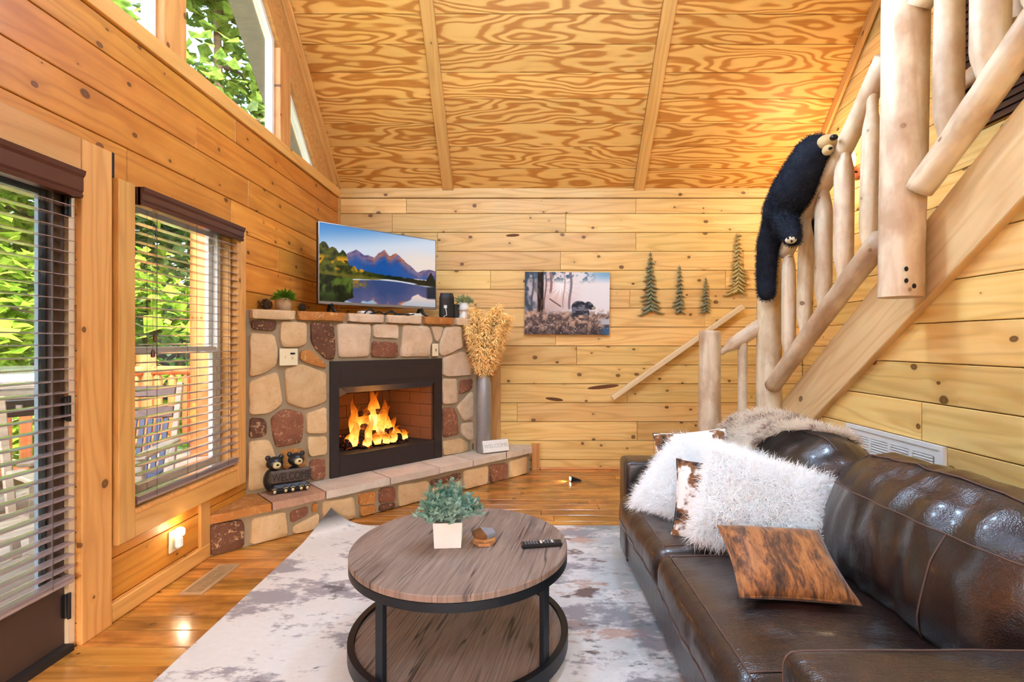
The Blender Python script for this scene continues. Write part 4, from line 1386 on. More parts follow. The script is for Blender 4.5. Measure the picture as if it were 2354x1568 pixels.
def cone(label, p, r):
    t = thing('pine_cone', label, 'pine cone', p)
    mb = MB()
    mb.ball((0, 0, r), (r * .55, r * .55, r * .95), 10, 8)
    mb.build('core', M['bark'], t)
    mb = MB()
    for i in range(70):
        z = 1 - 2 * (i + .5) / 70
        a = i * 2.39996
        rx = math.sqrt(1 - z * z)
        d = Vector((math.cos(a) * rx, math.sin(a) * rx, z))
        side = Vector((-math.sin(a), math.cos(a), 0)) * r * .26
        b = Vector((0, 0, r)) + Vector((d.x * r * .5, d.y * r * .5, d.z * r * .85))
        tip = Vector((0, 0, r)) + Vector((d.x * r, d.y * r, d.z * r * .98 + r * .06))
        mb.add([b - side * .5, tip - side, tip + side, b + side * .5, tip + Vector((0, 0, -r * .12))], [(0, 1, 2, 3), (1, 4, 2), (0, 4, 1), (3, 2, 4)])
    mb.build('scales', plain('pine_cone_brown', (84, 58, 44), .8, var=.3, vscale=80), t)
pc = on_mantel(612, FK + .11); pc.x = max(pc.x, XL + .05)
cone('larger brown pine cone in the corner left of the tan pot', pc, .042)
cone('small dark pine cone between the tan pot and the television', on_mantel(694, FK + .10), .032)
# white hourglass planter
t = thing('hourglass_planter', 'white hourglass-shaped planter with pale green sprigs on the mantel', 'plant', on_mantel(1067, FK + .09))
MB().lathe([(.056, 0), (.058, .004), (.030, .064), (.030, .068), (.03, .075), (.052, .082)], seg=24).build('lower_cone', M['white'], t, smooth=True)
MB().lathe([(.050, .082), (.056, .084), (.036, .155), (.032, .155), (.03, .14), (0, .14)], seg=24).build('upper_cone', M['white'], t, smooth=True)
mb = MB(); leaf_blob(mb, (0, 0, .165), .075, 260, .034, .0075, .5, .75, .15); mb.build('foliage', M['sage'], t)['kind'] = 'stuff'

# ---------------------------------------------------------------- hearth things
p = Vector((-.405, 4.83, HZ + .001))
t = thing('floor_vase', 'tall grey galvanised vase standing on the hearth', 'vase', p)
MB().lathe([(.068, 0), (.072, .006), (.074, .55), (.070, .66), (.050, .74), (.044, .79), (.038, .79), (.04, .74), (.05, .70), (0, .68)], seg=32).build('body', M['grey_metal'], t, smooth=True)
MB().lathe([(.046, .785), (.049, .790), (.046, .797), (.04, .795)], seg=32).build('rim', M['steel'], t, smooth=True)
M['pampas'] = fur_mat('pampas_plume', (236, 200, 138), (252, 236, 196), .7)
M['stem'] = plain('dry_stem', (196, 156, 92), .8)
pl = thing('pampas_grass', 'bunch of golden pampas grass plumes in the grey vase', 'dried grass', p + Vector((0, 0, .75)))
plumes = [(-.13, -.05, .50, .085), (-.17, .02, .58, .080), (-.05, .05, .66, .085), (.02, -.08, .56, .095), (.08, .02, .68, .09), (.17, -.03, .62, .09), (.13, .05, .72, .085), (.22, .02, .60, .08), (-.04, -.10, .40, .085), (.12, -.08, .46, .085), (.04, -.02, .62, .09), (-.10, .0, .68, .075)]
for dx, dy, h, r in plumes:
    a, b, c = Vector((dx * .05, dy * .05, -.35)), Vector((dx * .45, dy * .45, h * .35)), Vector((dx * 1.2, dy * 1.2, h * .93))
    pts = [(a * (1 - t_) ** 2 + b * 2 * t_ * (1 - t_) + c * t_ * t_) for t_ in np.linspace(0, 1, 9)]
    MB().tube(pts, .0028, 5).build('plume_stem', M['stem'], pl)
    mb = MB()
    for i in range(1300):
        u_ = random.uniform(.36, 1.0)
        f = u_ * 8
        k = min(7, int(f))
        base = pts[k].lerp(pts[k + 1], f - k)
        env = .25 + .75 * math.sin(PI * min(1, (u_ - .28) / .80)) ** .8
        an = random.uniform(0, 2 * PI)
        rad = Vector((math.cos(an), math.sin(an), 0))
        d = (rad + Vector((0, 0, random.uniform(.2, .9)))).normalized()
        l_ = r * env * random.uniform(.7, 1.35)
        mid = base + d * l_ * .6
        tip = mid + (d + Vector((0, 0, -.9)) + rad * .3).normalized() * l_ * .55
        side = d.cross(Vector((0, 0, 1))).normalized() * .0042
        mb.add([base - side * .5, mid - side, tip, mid + side, base + side * .5], [(0, 1, 3, 4), (1, 2, 3)])
        mb.fn += [tuple((rad + Vector((0, 0, .4))).normalized())] * 5
    hair_build(mb, 'plume', M['pampas'], pl)
# white block sign
pw = Vector((-.29, 4.80, HZ + .001))
t = thing('welcome_block', 'white block sign reading WELCOME in pale letters on the hearth', 'sign', pw, PI / 4 - .28)
tilt = Matrix.Rotation(math.radians(-14), 3, 'X')
MB().cbox((0, .012, .062), (.275, .035, .118), .003, tilt).build('block', [plain('sign_grey_edge', (176, 168, 156), .6)], t)
MB().cbox(tilt @ Vector((0, -.0185, 0)) + Vector((0, .012, .062)), (.268, .003, .110), .001, tilt).build('face', M['white'], t)
me = text_mesh('WELCOME', .052, .0008)
me.materials.append(plain('pale_grey_letters', (196, 194, 192), .6))
lt = link('lettering', me, t)
lt.matrix_local = Matrix.Translation(tilt @ Vector((0, -.0212, 0)) + Vector((0, .012, .062))) @ tilt.to_4x4() @ Matrix.Rotation(PI / 2, 4, 'X')
# two bears behind a log plank reading WELCOME
pb = Vector((-1.70, 3.555, HZ + .001))
t = thing('bear_figurine', 'resin figurine of two black bear cubs behind a brown WELCOME log', 'figurine', pb, math.radians(34))
M['resin'] = plain('bear_resin', (30, 32, 37), .3, spec=.6, var=.2, vscale=40)
M['resinbrown'] = plain('log_resin', (82, 66, 56), .5, var=.25, vscale=30, bump=.3)
M['muzzle'] = plain('cub_muzzle', (226, 206, 150), .5)
for i, bx_ in enumerate((-.085, .055)):
    mb = MB()
    mb.ball((bx_, .035, .085), (.062, .05, .085), 16, 10)
    mb.ball((bx_ + .01, .015, .205 + .01 * i), (.056, .05, .046), 16, 10)
    for s_ in (-1, 1):
        mb.ball((bx_ + .01 + s_ * .042, .025, .243 + .01 * i), (.018, .012, .019), 10, 7)
    mb.build('cub', M['resin'], t, smooth=True)
    MB().ball((bx_ + .018, -.028, .197 + .01 * i), (.028, .03, .024), 14, 9).build('muzzle', M['muzzle'], t, smooth=True)
    MB().ball((bx_ + .02, -.057, .205 + .01 * i), (.010, .008, .007), 8, 6).build('nose', M['blackpl'], t, smooth=True)
    for s_ in (-1, 1):
        MB().ball((bx_ + .014 + s_ * .022, -.024, .222 + .01 * i), .0055, 8, 6).build('eye', M['blackpl'], t, smooth=True)
mb = MB()
mb.cbox((.02, -.032, .115), (.27, .035, .092), .012)
mb.build('plank', M['resinbrown'], t)
MB().cbox((.02, -.03, .032), (.25, .06, .062), .02).build('base', M['resin'], t)
me = text_mesh('WELCOME', .066, .004)
me.materials.append(plain('dark_letters', (22, 18, 18), .5))
lt = link('lettering', me, t)
lt.matrix_local = Matrix.Translation((.025, -.0505, .112)) @ Matrix.Rotation(PI / 2, 4, 'X') @ Matrix.Diagonal((.78, 1.15, 1, 1))
for px_ in (-.085, -.015, .03, .085, .125):
    mb = MB()
    mb.ball((px_, -.056, .030), (.018, .012, .026), 10, 8)
    ft = mb.build('paw', M['resin'], t, smooth=True)
    mb = MB()
    mb.ball((px_, -.066, .022), (.010, .005, .012), 10, 6)
    for a in (-.9, -.3, .3, .9):
        mb.ball((px_ + math.sin(a) * .015, -.064, .030 + math.cos(a) * .014), (.0035, .004, .0035), 6, 5)
    mb.build('paw_pads', M['muzzle'], ft, smooth=True)

# ================================================================== STAIRCASE
st = thing('staircase', 'pine staircase with peeled log railing climbing along the right wall', 'staircase', (2.2, 4.0, 0))
def log(name, p0, p1, r0, r1=None, t0=0.0, t1=0.0, mat=None, parent=st, bow=0.0, tip=.5, seg=14, flat=False):
    """peeled log from p0 to p1; t0/t1 > 0 give the ends a shouldered tenon of that length"""
    p0, p1 = Vector(p0), Vector(p1)
    r1 = r0 if r1 is None else r1
    ln = (p1 - p0).length
    zs = []
    if t0: zs += [(0, tip), (t0 * .5, tip), (t0, .93)]
    else: zs += [(0, .93), (.012, 1)] if not flat else [(0, 1)]
    a, b = (t0 * 1.25 if t0 else .03), ln - (t1 * 1.25 if t1 else .03)
    zs += [(a + (b - a) * k / 6, 1) for k in range(7)]
    if t1: zs += [(ln - t1, .93), (ln - t1 * .5, tip), (ln, tip)]
    else: zs += [(ln - .012, 1), (ln, .93)] if not flat else [(ln, 1)]
    ph = random.uniform(0, 99)
    V, F = [], []
    for z, k in zs:
        t = z / ln
        r = (r0 + (r1 - r0) * t) * k
        bx_ = bow * math.sin(PI * t)
        for i in range(seg):
            an = 2 * PI * i / seg
            w = 1 + .055 * mnoise.noise(Vector((math.cos(an) * 1.2 + ph, math.sin(an) * 1.2, z * 2.6)))
            V.append((math.cos(an) * r * w + bx_, math.sin(an) * r * w, z))
    n = len(zs)
    for j in range(n - 1):
        for i in range(seg):
            i2 = (i + 1) % seg
            F.append((j * seg + i, j * seg + i2, (j + 1) * seg + i2, (j + 1) * seg + i))
    F += [tuple(range(seg))[::-1], tuple((n - 1) * seg + i for i in range(seg))]
    ob = MB().add(V, F).build(name, mat or M['log'], parent)
    smooth_by_angle(ob, 50)
    q = (p1 - p0).to_track_quat('Z', 'Y')
    Mx = q.to_matrix().to_4x4()
    Mx.translation = p0 - (parent.location if parent else Vector())
    ob.matrix_local = Mx
    return ob
SX = 1.95
# stringer: a wide plank whose local x runs up the slope
ang = math.atan(SM)
d = Vector((0, -1, SM)).normalized()
pv = Vector((0, 1 * SM, 1)).normalized()
ylow, yhigh = 3.93, 1.22
lowb = Vector((SX + .035, ylow, str_bot(ylow))) - st.location
Ls = (ylow - yhigh) * math.hypot(1, SM)
hgt = .385 * math.cos(ang)
cutx = .385 * math.sin(ang)
board('stringer', st, lowb, d, pv, Vector((-1, 0, 0)), [(0, 0), (Ls, 0), (Ls + cutx * 0, hgt), (cutx * .2, hgt)], .045, M['plank_light'], .004)
low2 = Vector((XO - .003, ylow, str_bot(ylow))) - st.location
board('stringer', st, low2, d, pv, Vector((-1, 0, 0)), [(0, 0), (Ls, 0), (Ls, hgt), (0, hgt)], .04, M['plank_light'], .004)
# flight one along the back wall, landing, flight two towards the camera
RISE = .19
for k in range(2):
    x0 = 1.45 + .25 * k
    z = RISE * (k + 1)
    board('tread', st, Vector((x0 - .03, 3.93, z - .035)) - st.location, (0, 1, 0), (-1, 0, 0), (0, 0, 1), [(0, 0), (0, -.285), (YB - 3.94, -.285), (YB - 3.94, 0)], .035, M['plank_light'], .004)
    board('riser', st, Vector((x0 + .02, 3.93, z - RISE + .001)) - st.location, (0, 1, 0), (0, 0, 1), (1, 0, 0), [(0, 0), (YB - 3.94, 0), (YB - 3.94, RISE - .037), (0, RISE - .037)], .018, M['plank_light'], .002)
MB().bx(1.96, XO - .003, 3.93, YB - .003, .53, .57).bx(1.955, 1.975, 3.93, YB - .003, .385, .53).build('landing', M['plank_light'], st).location = -st.location
board('skirt', st, Vector((1.43, 3.925, .001)) - st.location, (1, 0, 0), (0, 0, 1), (0, -1, 0), [(0, 0), (.52, 0), (.52, .57), (.27, .38), (0, .19)], .03, M['plank_light'], .003)
nst = 10
for k in range(nst):
    yy = 3.93 - .25 * (k + 1)
    z = .57 + RISE * (k + 1)
    if z > 2.6: break
    board('tread', st, Vector((SX + .047, yy - .01, z - .035)) - st.location, (1, 0, 0), (0, 1, 0), (0, 0, 1), rect(XO - SX - .095, .28), .035, M['plank_light'], .004)
RXP = 1.87
# newel posts
log('newel_post', (1.47, 4.0, .19), (1.47, 4.0, 1.405), .089, .083)
log('newel_post', (1.876, 3.86, .0), (1.876, 3.86, 1.99), .094, .088)
bp = log('newel_post', (1.815, 2.425, 1.53), (1.853, 2.425, 3.55), .092, .102, flat=True)
for x_, z_ in ((1.775, 1.60), (1.812, 1.575), (1.775, 1.655)):
    MB().ball((x_ - st.location.x, 2.334 - st.location.y, z_), (.010, .004, .012), 8, 6).build('bolt_head', M['dark'], st)
# short railing of the first flight
log('railing_log', (1.545, 3.98, 1.232), (1.872, 3.87, 1.478), .052, .060, .10, .0, M['log'], tip=.55)
log('baluster', (1.70, 3.93, .40), (1.70, 3.925, 1.36), .036, .036)
log('railing_log', (1.5, 3.98, .36), (1.872, 3.87, .64), .05, .055)
# second flight: two log rails and balusters between them
top = [at(1802, 585, 3.60), on_x(1857, 484, RXP), on_x(1918, 380, RXP), on_x(1961, 297, RXP), on_x(2036, 132, RXP)]
def bent_log(name, pts, rr):
    o = pts[0]
    P = [p - o for p in pts]
    out, rads = [], []
    for i in range(len(P) - 1):
        p0, p1, p2, p3 = P[max(i - 1, 0)], P[i], P[i + 1], P[min(i + 2, len(P) - 1)]
        for k in range(4):
            t = k / 4
            out.append(.5 * ((2 * p1) + (p2 - p0) * t + (2 * p0 - 5 * p1 + 4 * p2 - p3) * t * t + (3 * p1 - p0 - 3 * p2 + p3) * t ** 3))
    out.append(P[-1])
    n = len(out)
    rads = [rr[0] + (rr[1] - rr[0]) * i / (n - 1) for i in range(n)]
    ax = (P[-1] - P[0]).to_track_quat('Z', 'Y')
    inv = ax.inverted()
    ob = MB().tube([inv @ p for p in out], rads, 14, jitter=.05).build(name, M['log'], st, smooth=True)
    Mx = ax.to_matrix().to_4x4()
    Mx.translation = o - st.location
    ob.matrix_local = Mx
    return ob
bent_log('railing_log', top, (.056, .054))
low = [on_x(1776, 888, RXP - .01), on_x(1820, 826, RXP - .01), on_x(1883, 740, RXP), on_x(1950, 650, RXP), on_x(2028, 548, RXP)]
bent_log('railing_log', low, (.058, .060))
for ub, vb, ut, vt, r in ((1813, 832, 1813, 560, .047), (1848, 775, 1855, 495, .048), (1891, 716, 1894, 418, .051), (1938, 650, 1942, 330, .053), (1995, 590, 2006, 228, .046)):
    pb_, pt_ = on_x(ub, vb, RXP), on_x(ut, vt, RXP)
    y_ = (pb_.y + pt_.y) / 2
    log('baluster', (RXP, pb_.y, pb_.z - .02), (RXP, pt_.y, pt_.z + .02), r, r, .15, .17, tip=.62)
low2 = [on_x(2112, 436, RXP - .03), on_x(2190, 330, RXP), on_x(2270, 213, RXP), on_x(2354, 90, RXP), on_x(2354, 90, RXP) + Vector((0, -.55, .44))]
bent_log('railing_log', low2, (.062, .062))
bent_log('railing_log', [p + Vector((0, 0, .86)) for p in low2], (.055, .055))
for ub, vb, r in ((2179, 345, .056), (2274, 208, .066)):
    p = on_x(ub, vb, RXP)
    log('baluster', (RXP, p.y, p.z - .02), (RXP, p.y - .01, p.z + .86), r, r, .16, .12, tip=.6)
for dy in (.20, .40):
    p = on_x(2274, 208, RXP) + Vector((0, -dy, dy * .8))
    log('baluster', (RXP, p.y, p.z - .02), (RXP, p.y - .01, p.z + .86), .055, .055, .10, .10, tip=.6)
# far-side log post and rail against the outer wall
p = at(2332, 60, 3.0)
log('baluster', (2.80, 2.87, p.z - .05), (2.80, 2.87, 4.2), .045, .045)
log('wall_rail', (2.80, 3.35, 2.96), (2.80, 2.55, 3.07), .05, .05)
# window with dark blinds in the outer wall
o = struct('window_9', MB().bx(XO - .012, XO - .002, 2.35, 3.30, 2.66, 4.10), M['brown_door'], 'window with dark brown blinds behind the upper railing')
for nm, a, b, c, d_ in (('casing', 3.30, 3.345, 2.60, 4.15), ('casing', 2.30, 2.35, 2.60, 4.15)):
    MB().bx(XO - .03, XO - .002, a, b, c, d_).build(nm, M['pine_trim_z'], o)
z = 2.68
while z < 4.08:
    MB().box((XO - .03, 2.825, z), (.004, .94, .046), Matrix.Rotation(.35, 3, 'Y')).build('slat', M['brown_door'], o)
    z += .046
# sconce on the outer wall
sp = Vector((XO - .002, 4.30, 2.78))
sc = thing('wall_sconce', 'small lit wall sconce glowing behind the log balusters', 'lamp', sp)
MB().cbox((-.012, 0, 0), (.022, .11, .11), .008).build('backplate', plain('sconce_copper', (168, 96, 62), .4, .6), sc)
MB().tube([(-.02, 0, 0), (-.09, 0, .0), (-.10, 0, .03)], .009, 8).build('arm', M['bronze'], sc, smooth=True)
MB().lathe([(.03, .03), (.055, .05), (.06, .11), (.05, .16), (0, .17)], (-.10, 0, 0), 18).build('shade', emitter('sconce_shade', (255, 224, 170), 9), sc, smooth=True)
l = bpy.data.lights.new('sconce_light', 'POINT'); l.energy = 26; l.color = (1, .80, .52); l.shadow_soft_size = .07
lo = bpy.data.objects.new('sconce_light', l); COL.objects.link(lo); lo.parent = sc; lo.location = (-.20, 0, .10)

# bark pockets in two of the back wall boards
M['bark_pocket'] = plain('bark_pocket', (112, 66, 32), .8, var=.4, vscale=60, bump=.4)
for (u, v, w_, h_, a_) in ((1390, 889, .30, .040, .10), (1276, 918, .17, .034, -.12), (1180, 541, .13, .030, .05)):
    c_ = at(u, v, YB)
    P = [(math.cos(t) * w_ / 2 * (1 if math.cos(t) > 0 else 1.2), math.sin(t) * h_ / 2) for t in np.linspace(0, 2 * PI, 16, endpoint=False)]
    P = [(x_ * math.cos(a_) - y_ * math.sin(a_), x_ * math.sin(a_) + y_ * math.cos(a_)) for x_, y_ in P]
    MB().prism(P, c_, (1, 0, 0), (0, 0, 1), (0, -1, 0), -.002, .0012).build('bark_pocket', M['bark_pocket'], wall_back)
# wall handrail on the back wall
h0, h1 = at(1408, 916, 5.12), at(1708, 705, 5.12)
hr = thing('handrail', 'slim pale wooden handrail fixed to the back wall', 'handrail', h0)
dr = (h1 - h0)
board('rail', hr, (0, .02, 0), dr, Vector((-dr.z, 0, dr.x)), (0, -1, 0), [(0, -.024), (dr.length, -.024), (dr.length, .030), (0, .030)], .045, wood('pale_handrail', (252, 232, 190), (248, 220, 168), (226, 186, 124), kth=.95), .006)
for t_ in (.12, .5, .88):
    p = dr * t_
    MB().tube([(p.x + .006, .02, p.z - .012), (p.x + .006, YB - h0.y - .001, p.z - .03)], .008, 8).build('bracket', M['steel'], hr)

# ================================================================== WALL DECOR
# canvas print of a bear in a forest
def forest(x, y):
    img = lerpc((196, 186, 190), (240, 238, 240), sm(x, .25, .75))
    img = over(img, (120, 176, 214), sm(x, .62, .95) * (1 - sm(y, .02, .2)) * .9)
    img = over(img, (226, 182, 164), np.exp(-((x - .38) ** 2 / .03 + (y - .38) ** 2 / .05)) * .8)
    dx, dy = x - .43, y - .22
    an = np.arctan2(dy, dx)
    img = over(img, (255, 253, 248), np.clip(np.exp(-(np.hypot(dx * 1.25, dy) / .17) ** 1.3) * (1.25 + .4 * np.cos(an * 15)), 0, 1))
    img = over(img, (60, 78, 92), (1 - sm(x, .04, .24)) * sm(fbm(x * 14, y * 7, 4, 2), .30, .62) * .95)
    leaf = sm(fbm(x * 18, y * 16, 4, 5), .48, .58) * (1 - sm(y, .06, .20)) * (1 - sm(x, .72, .86))
    img = over(img, (66, 96, 120), leaf * .9)
    for cx, w_, c_, y0 in ((.09, .008, (86, 84, 90), .9), (.30, .010, (150, 104, 98), .36), (.535, .010, (130, 112, 122), .62), (.24, .006, (120, 96, 92), .7), (.46, .005, (180, 150, 146), .6)):
        img = over(img, c_, (1 - sm(np.abs(x - cx - .012 * np.sin(y * 9)), w_, w_ * 1.8)) * (1 - sm(y, y0 - .05, y0)) * .85)
    img = over(img, lerpc((40, 34, 34), (92, 66, 54), sm(fbm(x * 40, y * 10, 3, 4), .4, .7)), (1 - sm(np.abs(x - .185), .032, .04)) * (1 - sm(y, .80, .88)))
    l1 = np.abs((y - .43) - (x - .29) * .9); img = over(img, (110, 84, 84), (1 - sm(l1, .008, .016)) * (x > .29) * (x < .43))
    gr = fbm(x * 26, y * 20, 5, 12)
    gm = sm(y + (gr - .5) * .2, .60, .68)
    gc = lerpc((92, 76, 74), (198, 166, 144), sm(gr, .30, .72))
    gc = over(gc, (52, 46, 50), sm(y, .80, 1.0) * .6)
    gc = over(gc, (222, 206, 196), sm(fbm(x * 60, y * 50, 2, 33), .70, .80) * .8)
    gc = over(gc, (60, 104, 150), sm(x, .88, .95) * sm(y, .84, .92) * .8)
    gc = over(gc, (190, 196, 204), sm(x, .86, .92) * (1 - sm(np.abs(y - .79), .03, .06)))
    img = over(img, gc, gm)
    # bear
    body = np.exp(-(((x - .652) / .10) ** 2 + ((y - .575 - (x - .65) * .12) / .115) ** 2) ** 1.5)
    head = np.exp(-(((x - .765) / .05) ** 2 + ((y - .535 - (x - .765) * .5) / .06) ** 2) ** 1.5)
    muz = np.exp(-(((x - .812) / .026) ** 2 + ((y - .572) / .026) ** 2) ** 1.5)
    legs = np.maximum(np.exp(-(((x - .595) / .04) ** 2 + ((y - .66) / .11) ** 2) ** 1.5), np.exp(-(((x - .725) / .04) ** 2 + ((y - .67) / .10) ** 2) ** 1.5))
    bm = sm(np.maximum.reduce([body, head, legs, muz]), .3, .45)
    img = over(img, lerpc((46, 48, 56), (120, 124, 136), sm(fbm(x * 26, y * 30, 4, 77), .42, .75)), bm)
    img = over(img, (206, 186, 160), sm(muz, .5, .7) * .7)
    img = over(img, gc, gm * sm(y, .66, .74))
    return img
cv = thing('canvas_print', 'canvas print of a black bear in a sunlit forest', 'picture', at(1303, 769, YB - .038) , 0)
cw, ch_ = 195 / FPX * 5.15, 143.5 / FPX * 5.15
roty = Matrix.Rotation(math.radians(.7), 3, 'Y')
MB().cbox((0, .019, ch_ / 2), (cw, .034, ch_), .003, None).build('stretcher', plain('canvas_edge', (120, 112, 108), .8), cv)
def print_mat():
    g = G('canvas_ink')
    g.bsdf(g.attr('print'), .75, 0, .2, g.bump(g.noise(g.obj(), 900, 1), .1, .001))
    return g.mat
pg = picture_grid('printed_face', print_mat(), cw, ch_, 210, 156, forest, cv)
pg.location = (0, .0012, 0)
cv.rotation_euler = (0, math.radians(.6), 0)

# four metal fir trees
M['fir_dark'] = plain('fir_metal_dark_green', (138, 136, 104), .45, .25, var=.35, vscale=40)
M['fir_gold'] = plain('fir_metal_golden', (196, 172, 110), .4, .25, var=.3, vscale=40)
def fir(label, u0, u1, v0, v1, mat, seed):
    rs = random.Random(seed)
    a, b = at((u0 + u1) / 2, v1, YB - .012), at((u0 + u1) / 2, v0, YB - .012)
    h = b.z - a.z
    w = (u1 - u0) / FPX * 5.17 / 2
    t = thing('fir_wall_art', label, 'wall art', a, 0, 'metal fir trees on the back wall')
    MB().tube([(0, 0, .01), (w * .03, 0, h * .4), (-w * .02, 0, h * .75), (0, 0, h)], [w * .18, w * .14, w * .07, w * .015], 8, sq=.5).build('trunk', mat, t, smooth=True)
    mb = MB()
    n = max(11, int(h / .042))
    for k in range(n):
        t_ = (k + .6) / n
        z = h * (.97 - .93 * t_)
        for s_ in (-1, 1):
            for lay in (0, 1):
                ln = w * (.14 + .86 * t_ ** .85) * rs.uniform(.6, 1.1) * (1 if lay == 0 else .6)
                if rs.random() < .12: ln *= .6
                dz = -ln * rs.uniform(.35, .62) - lay * .012
                y_ = -.004 - .007 * lay
                r = h * .030 * rs.uniform(.8, 1.2) * (.6 + .6 * t_)
                P = [(0, y_, z + .012), (s_ * ln * .35, y_ - .004, z + dz * .35), (s_ * ln * .7, y_ - .004, z + dz * .8), (s_ * ln, y_, z + dz * .9 + ln * .03)]
                mb.tube(P, [r * .8, r, r * .7, r * .08], 6, sq=.6)
    mb.build('branches', mat, t, smooth=True)
    return t
fir('tallest dark green metal fir tree, leftmost on the back wall', 1463, 1527, 575, 720, M['fir_dark'], 1)
fir('slender dark green metal fir tree with a sparse top, second from the canvas', 1541, 1583, 607, 722, M['fir_dark'], 2)
fir('smallest green metal fir tree above the handrail', 1603, 1641, 635, 720, M['fir_dark'], 3)
fir('golden metal fir tree hung highest, beside the stuffed bear', 1661, 1731, 530, 676, M['fir_gold'], 4)

# return-air grille in the wall under the stairs
gy1, gy0 = 3.068, 2.363
gz0, gz1 = .44, .812
gr = thing('air_grille', 'white return air grille in the wall behind the sofa', 'vent', (XR - .001, (gy0 + gy1) / 2, gz0))
gw, gh = gy1 - gy0, gz1 - gz0
mb = MB()
ring(mb, [(-gw / 2, 0), (gw / 2, 0), (gw / 2, gh), (-gw / 2, gh)], [(-gw / 2 + .05, .045), (gw / 2 - .05, .045), (gw / 2 - .05, gh - .05), (-gw / 2 + .05, gh - .05)], (0, 0, 0), (0, 1, 0), (0, 0, 1), (-1, 0, 0), .0, .014)
mb.build('frame', M['white'], gr)
mb = MB()
ring(mb, [(-gw / 2 - .006, -.006), (gw / 2 + .006, -.006), (gw / 2 + .006, gh + .006), (-gw / 2 - .006, gh + .006)], [(-gw / 2 + .016, .016), (gw / 2 - .016, .016), (gw / 2 - .016, gh - .016), (-gw / 2 + .016, gh - .016)], (0, 0, 0), (0, 1, 0), (0, 0, 1), (-1, 0, 0), 0, .02)
mb.build('outer_rim', M['white'], gr)
MB().bx(-.003, -.0005, -gw / 2 + .05, gw / 2 - .05, .045, gh - .05).build('duct', M['dark'], gr)
cw_ = (gw - .10) / 4
for k in range(4):
    y0 = -gw / 2 + .05 + k * cw_
    mb = MB()
    z = .052
    while z < gh - .055:
        mb.box((-.008, y0 + cw_ / 2, z), (.013, cw_ - .022, .0075), Matrix.Rotation(-.5, 3, 'Y'))
        z += .0145
    mb.build('louver_bank', M['white'], gr)
    if k: MB().bx(-.0138, -.002, y0 - .011, y0 + .011, .045, gh - .05).build('mullion', M['white'], gr)

# plug-in night light under the window
np_ = on_x(400, 1240, XL)
nl = thing('night_light', 'lit plug-in night light low on the wall under the window', 'night light', (XL + .001, np_.y, .16))
MB().cbox((.004, -.01, .06), (.007, .075, .12), .003).build('outlet_plate', M['cream'], nl)
MB().cbox((.025, 0, .048), (.035, .05, .075), .016).build('body', M['white'], nl)
MB().lathe([(.022, 0), (.026, .01), (.026, .03), (.018, .04), (0, .042)], (.03, 0, .086), 14).build('lens', emitter('night_light_lens', (255, 226, 176), 7), nl)
l = bpy.data.lights.new('night_light_bulb', 'POINT'); l.energy = 1.3; l.color = (1, .82, .55); l.shadow_soft_size = .02
lo = bpy.data.objects.new('night_light_bulb', l); COL.objects.link(lo); lo.parent = nl; lo.location = (.055, -.005, .125)

# floor register
fr = thing('floor_register', 'tan metal floor register beside the window wall', 'vent', (-1.743, 2.77, .0008))
M['tan_metal'] = plain('tan_metal', (196, 164, 124), .4, .3)
mb = MB()
ring(mb, [(-.063, -.175), (.063, -.175), (.063, .175), (-.063, .175)], [(-.043, -.155), (.043, -.155), (.043, .155), (-.043, .155)], (0, 0, 0), (1, 0, 0), (0, 1, 0), (0, 0, 1), 0, .006)
mb.build('frame', M['tan_metal'], fr)
MB().bx(-.043, .043, -.155, .155, 0, .0012).build('duct', M['dark'], fr)
mb = MB()
yy = -.15
while yy < .152:
    mb.bx(-.043, .043, yy, yy + .0055, .0012, .005)
    yy += .0125
mb.bx(-.003, .003, -.155, .155, .0012, .0055)
mb.build('fins', M['tan_metal'], fr)

# small spotlight standing on the floor near the hearth
fs = thing('floor_spotlight', 'small black spotlight lying on the floor in front of the back wall', 'lamp', (.47, 4.74, .001), math.radians(188))
MB().add([(-.05, -.03, 0), (.05, -.03, 0), (.05, .03, 0), (-.05, .03, 0), (-.05, -.022, .012), (.045, -.026, .045), (.045, .026, .045), (-.05, .022, .012)], [(3, 2, 1, 0), (4, 5, 6, 7), (0, 1, 5, 4), (1, 2, 6, 5), (2, 3, 7, 6), (3, 0, 4, 7)]).build('housing', M['blackpl'], fs)
MB().cbox((.052, 0, .024), (.006, .04, .028), .002).build('lens', emitter('spot_lens', (255, 236, 200), 8), fs)
MB().cbox((-.01, -.029, .014), (.04, .006, .014), .002).build('label_plate', M['white'], fs)
l = bpy.data.lights.new('floor_spot', 'SPOT'); l.energy = 5; l.color = (1, .86, .62); l.spot_size = 1.6; l.spot_blend = .8; l.shadow_soft_size = .015
lo = bpy.data.objects.new('floor_spot', l); COL.objects.link(lo); lo.parent = fs; lo.location = (.062, 0, .03)
lo.rotation_euler = Vector((1, 0, -.22)).to_track_quat('-Z', 'Y').to_euler()

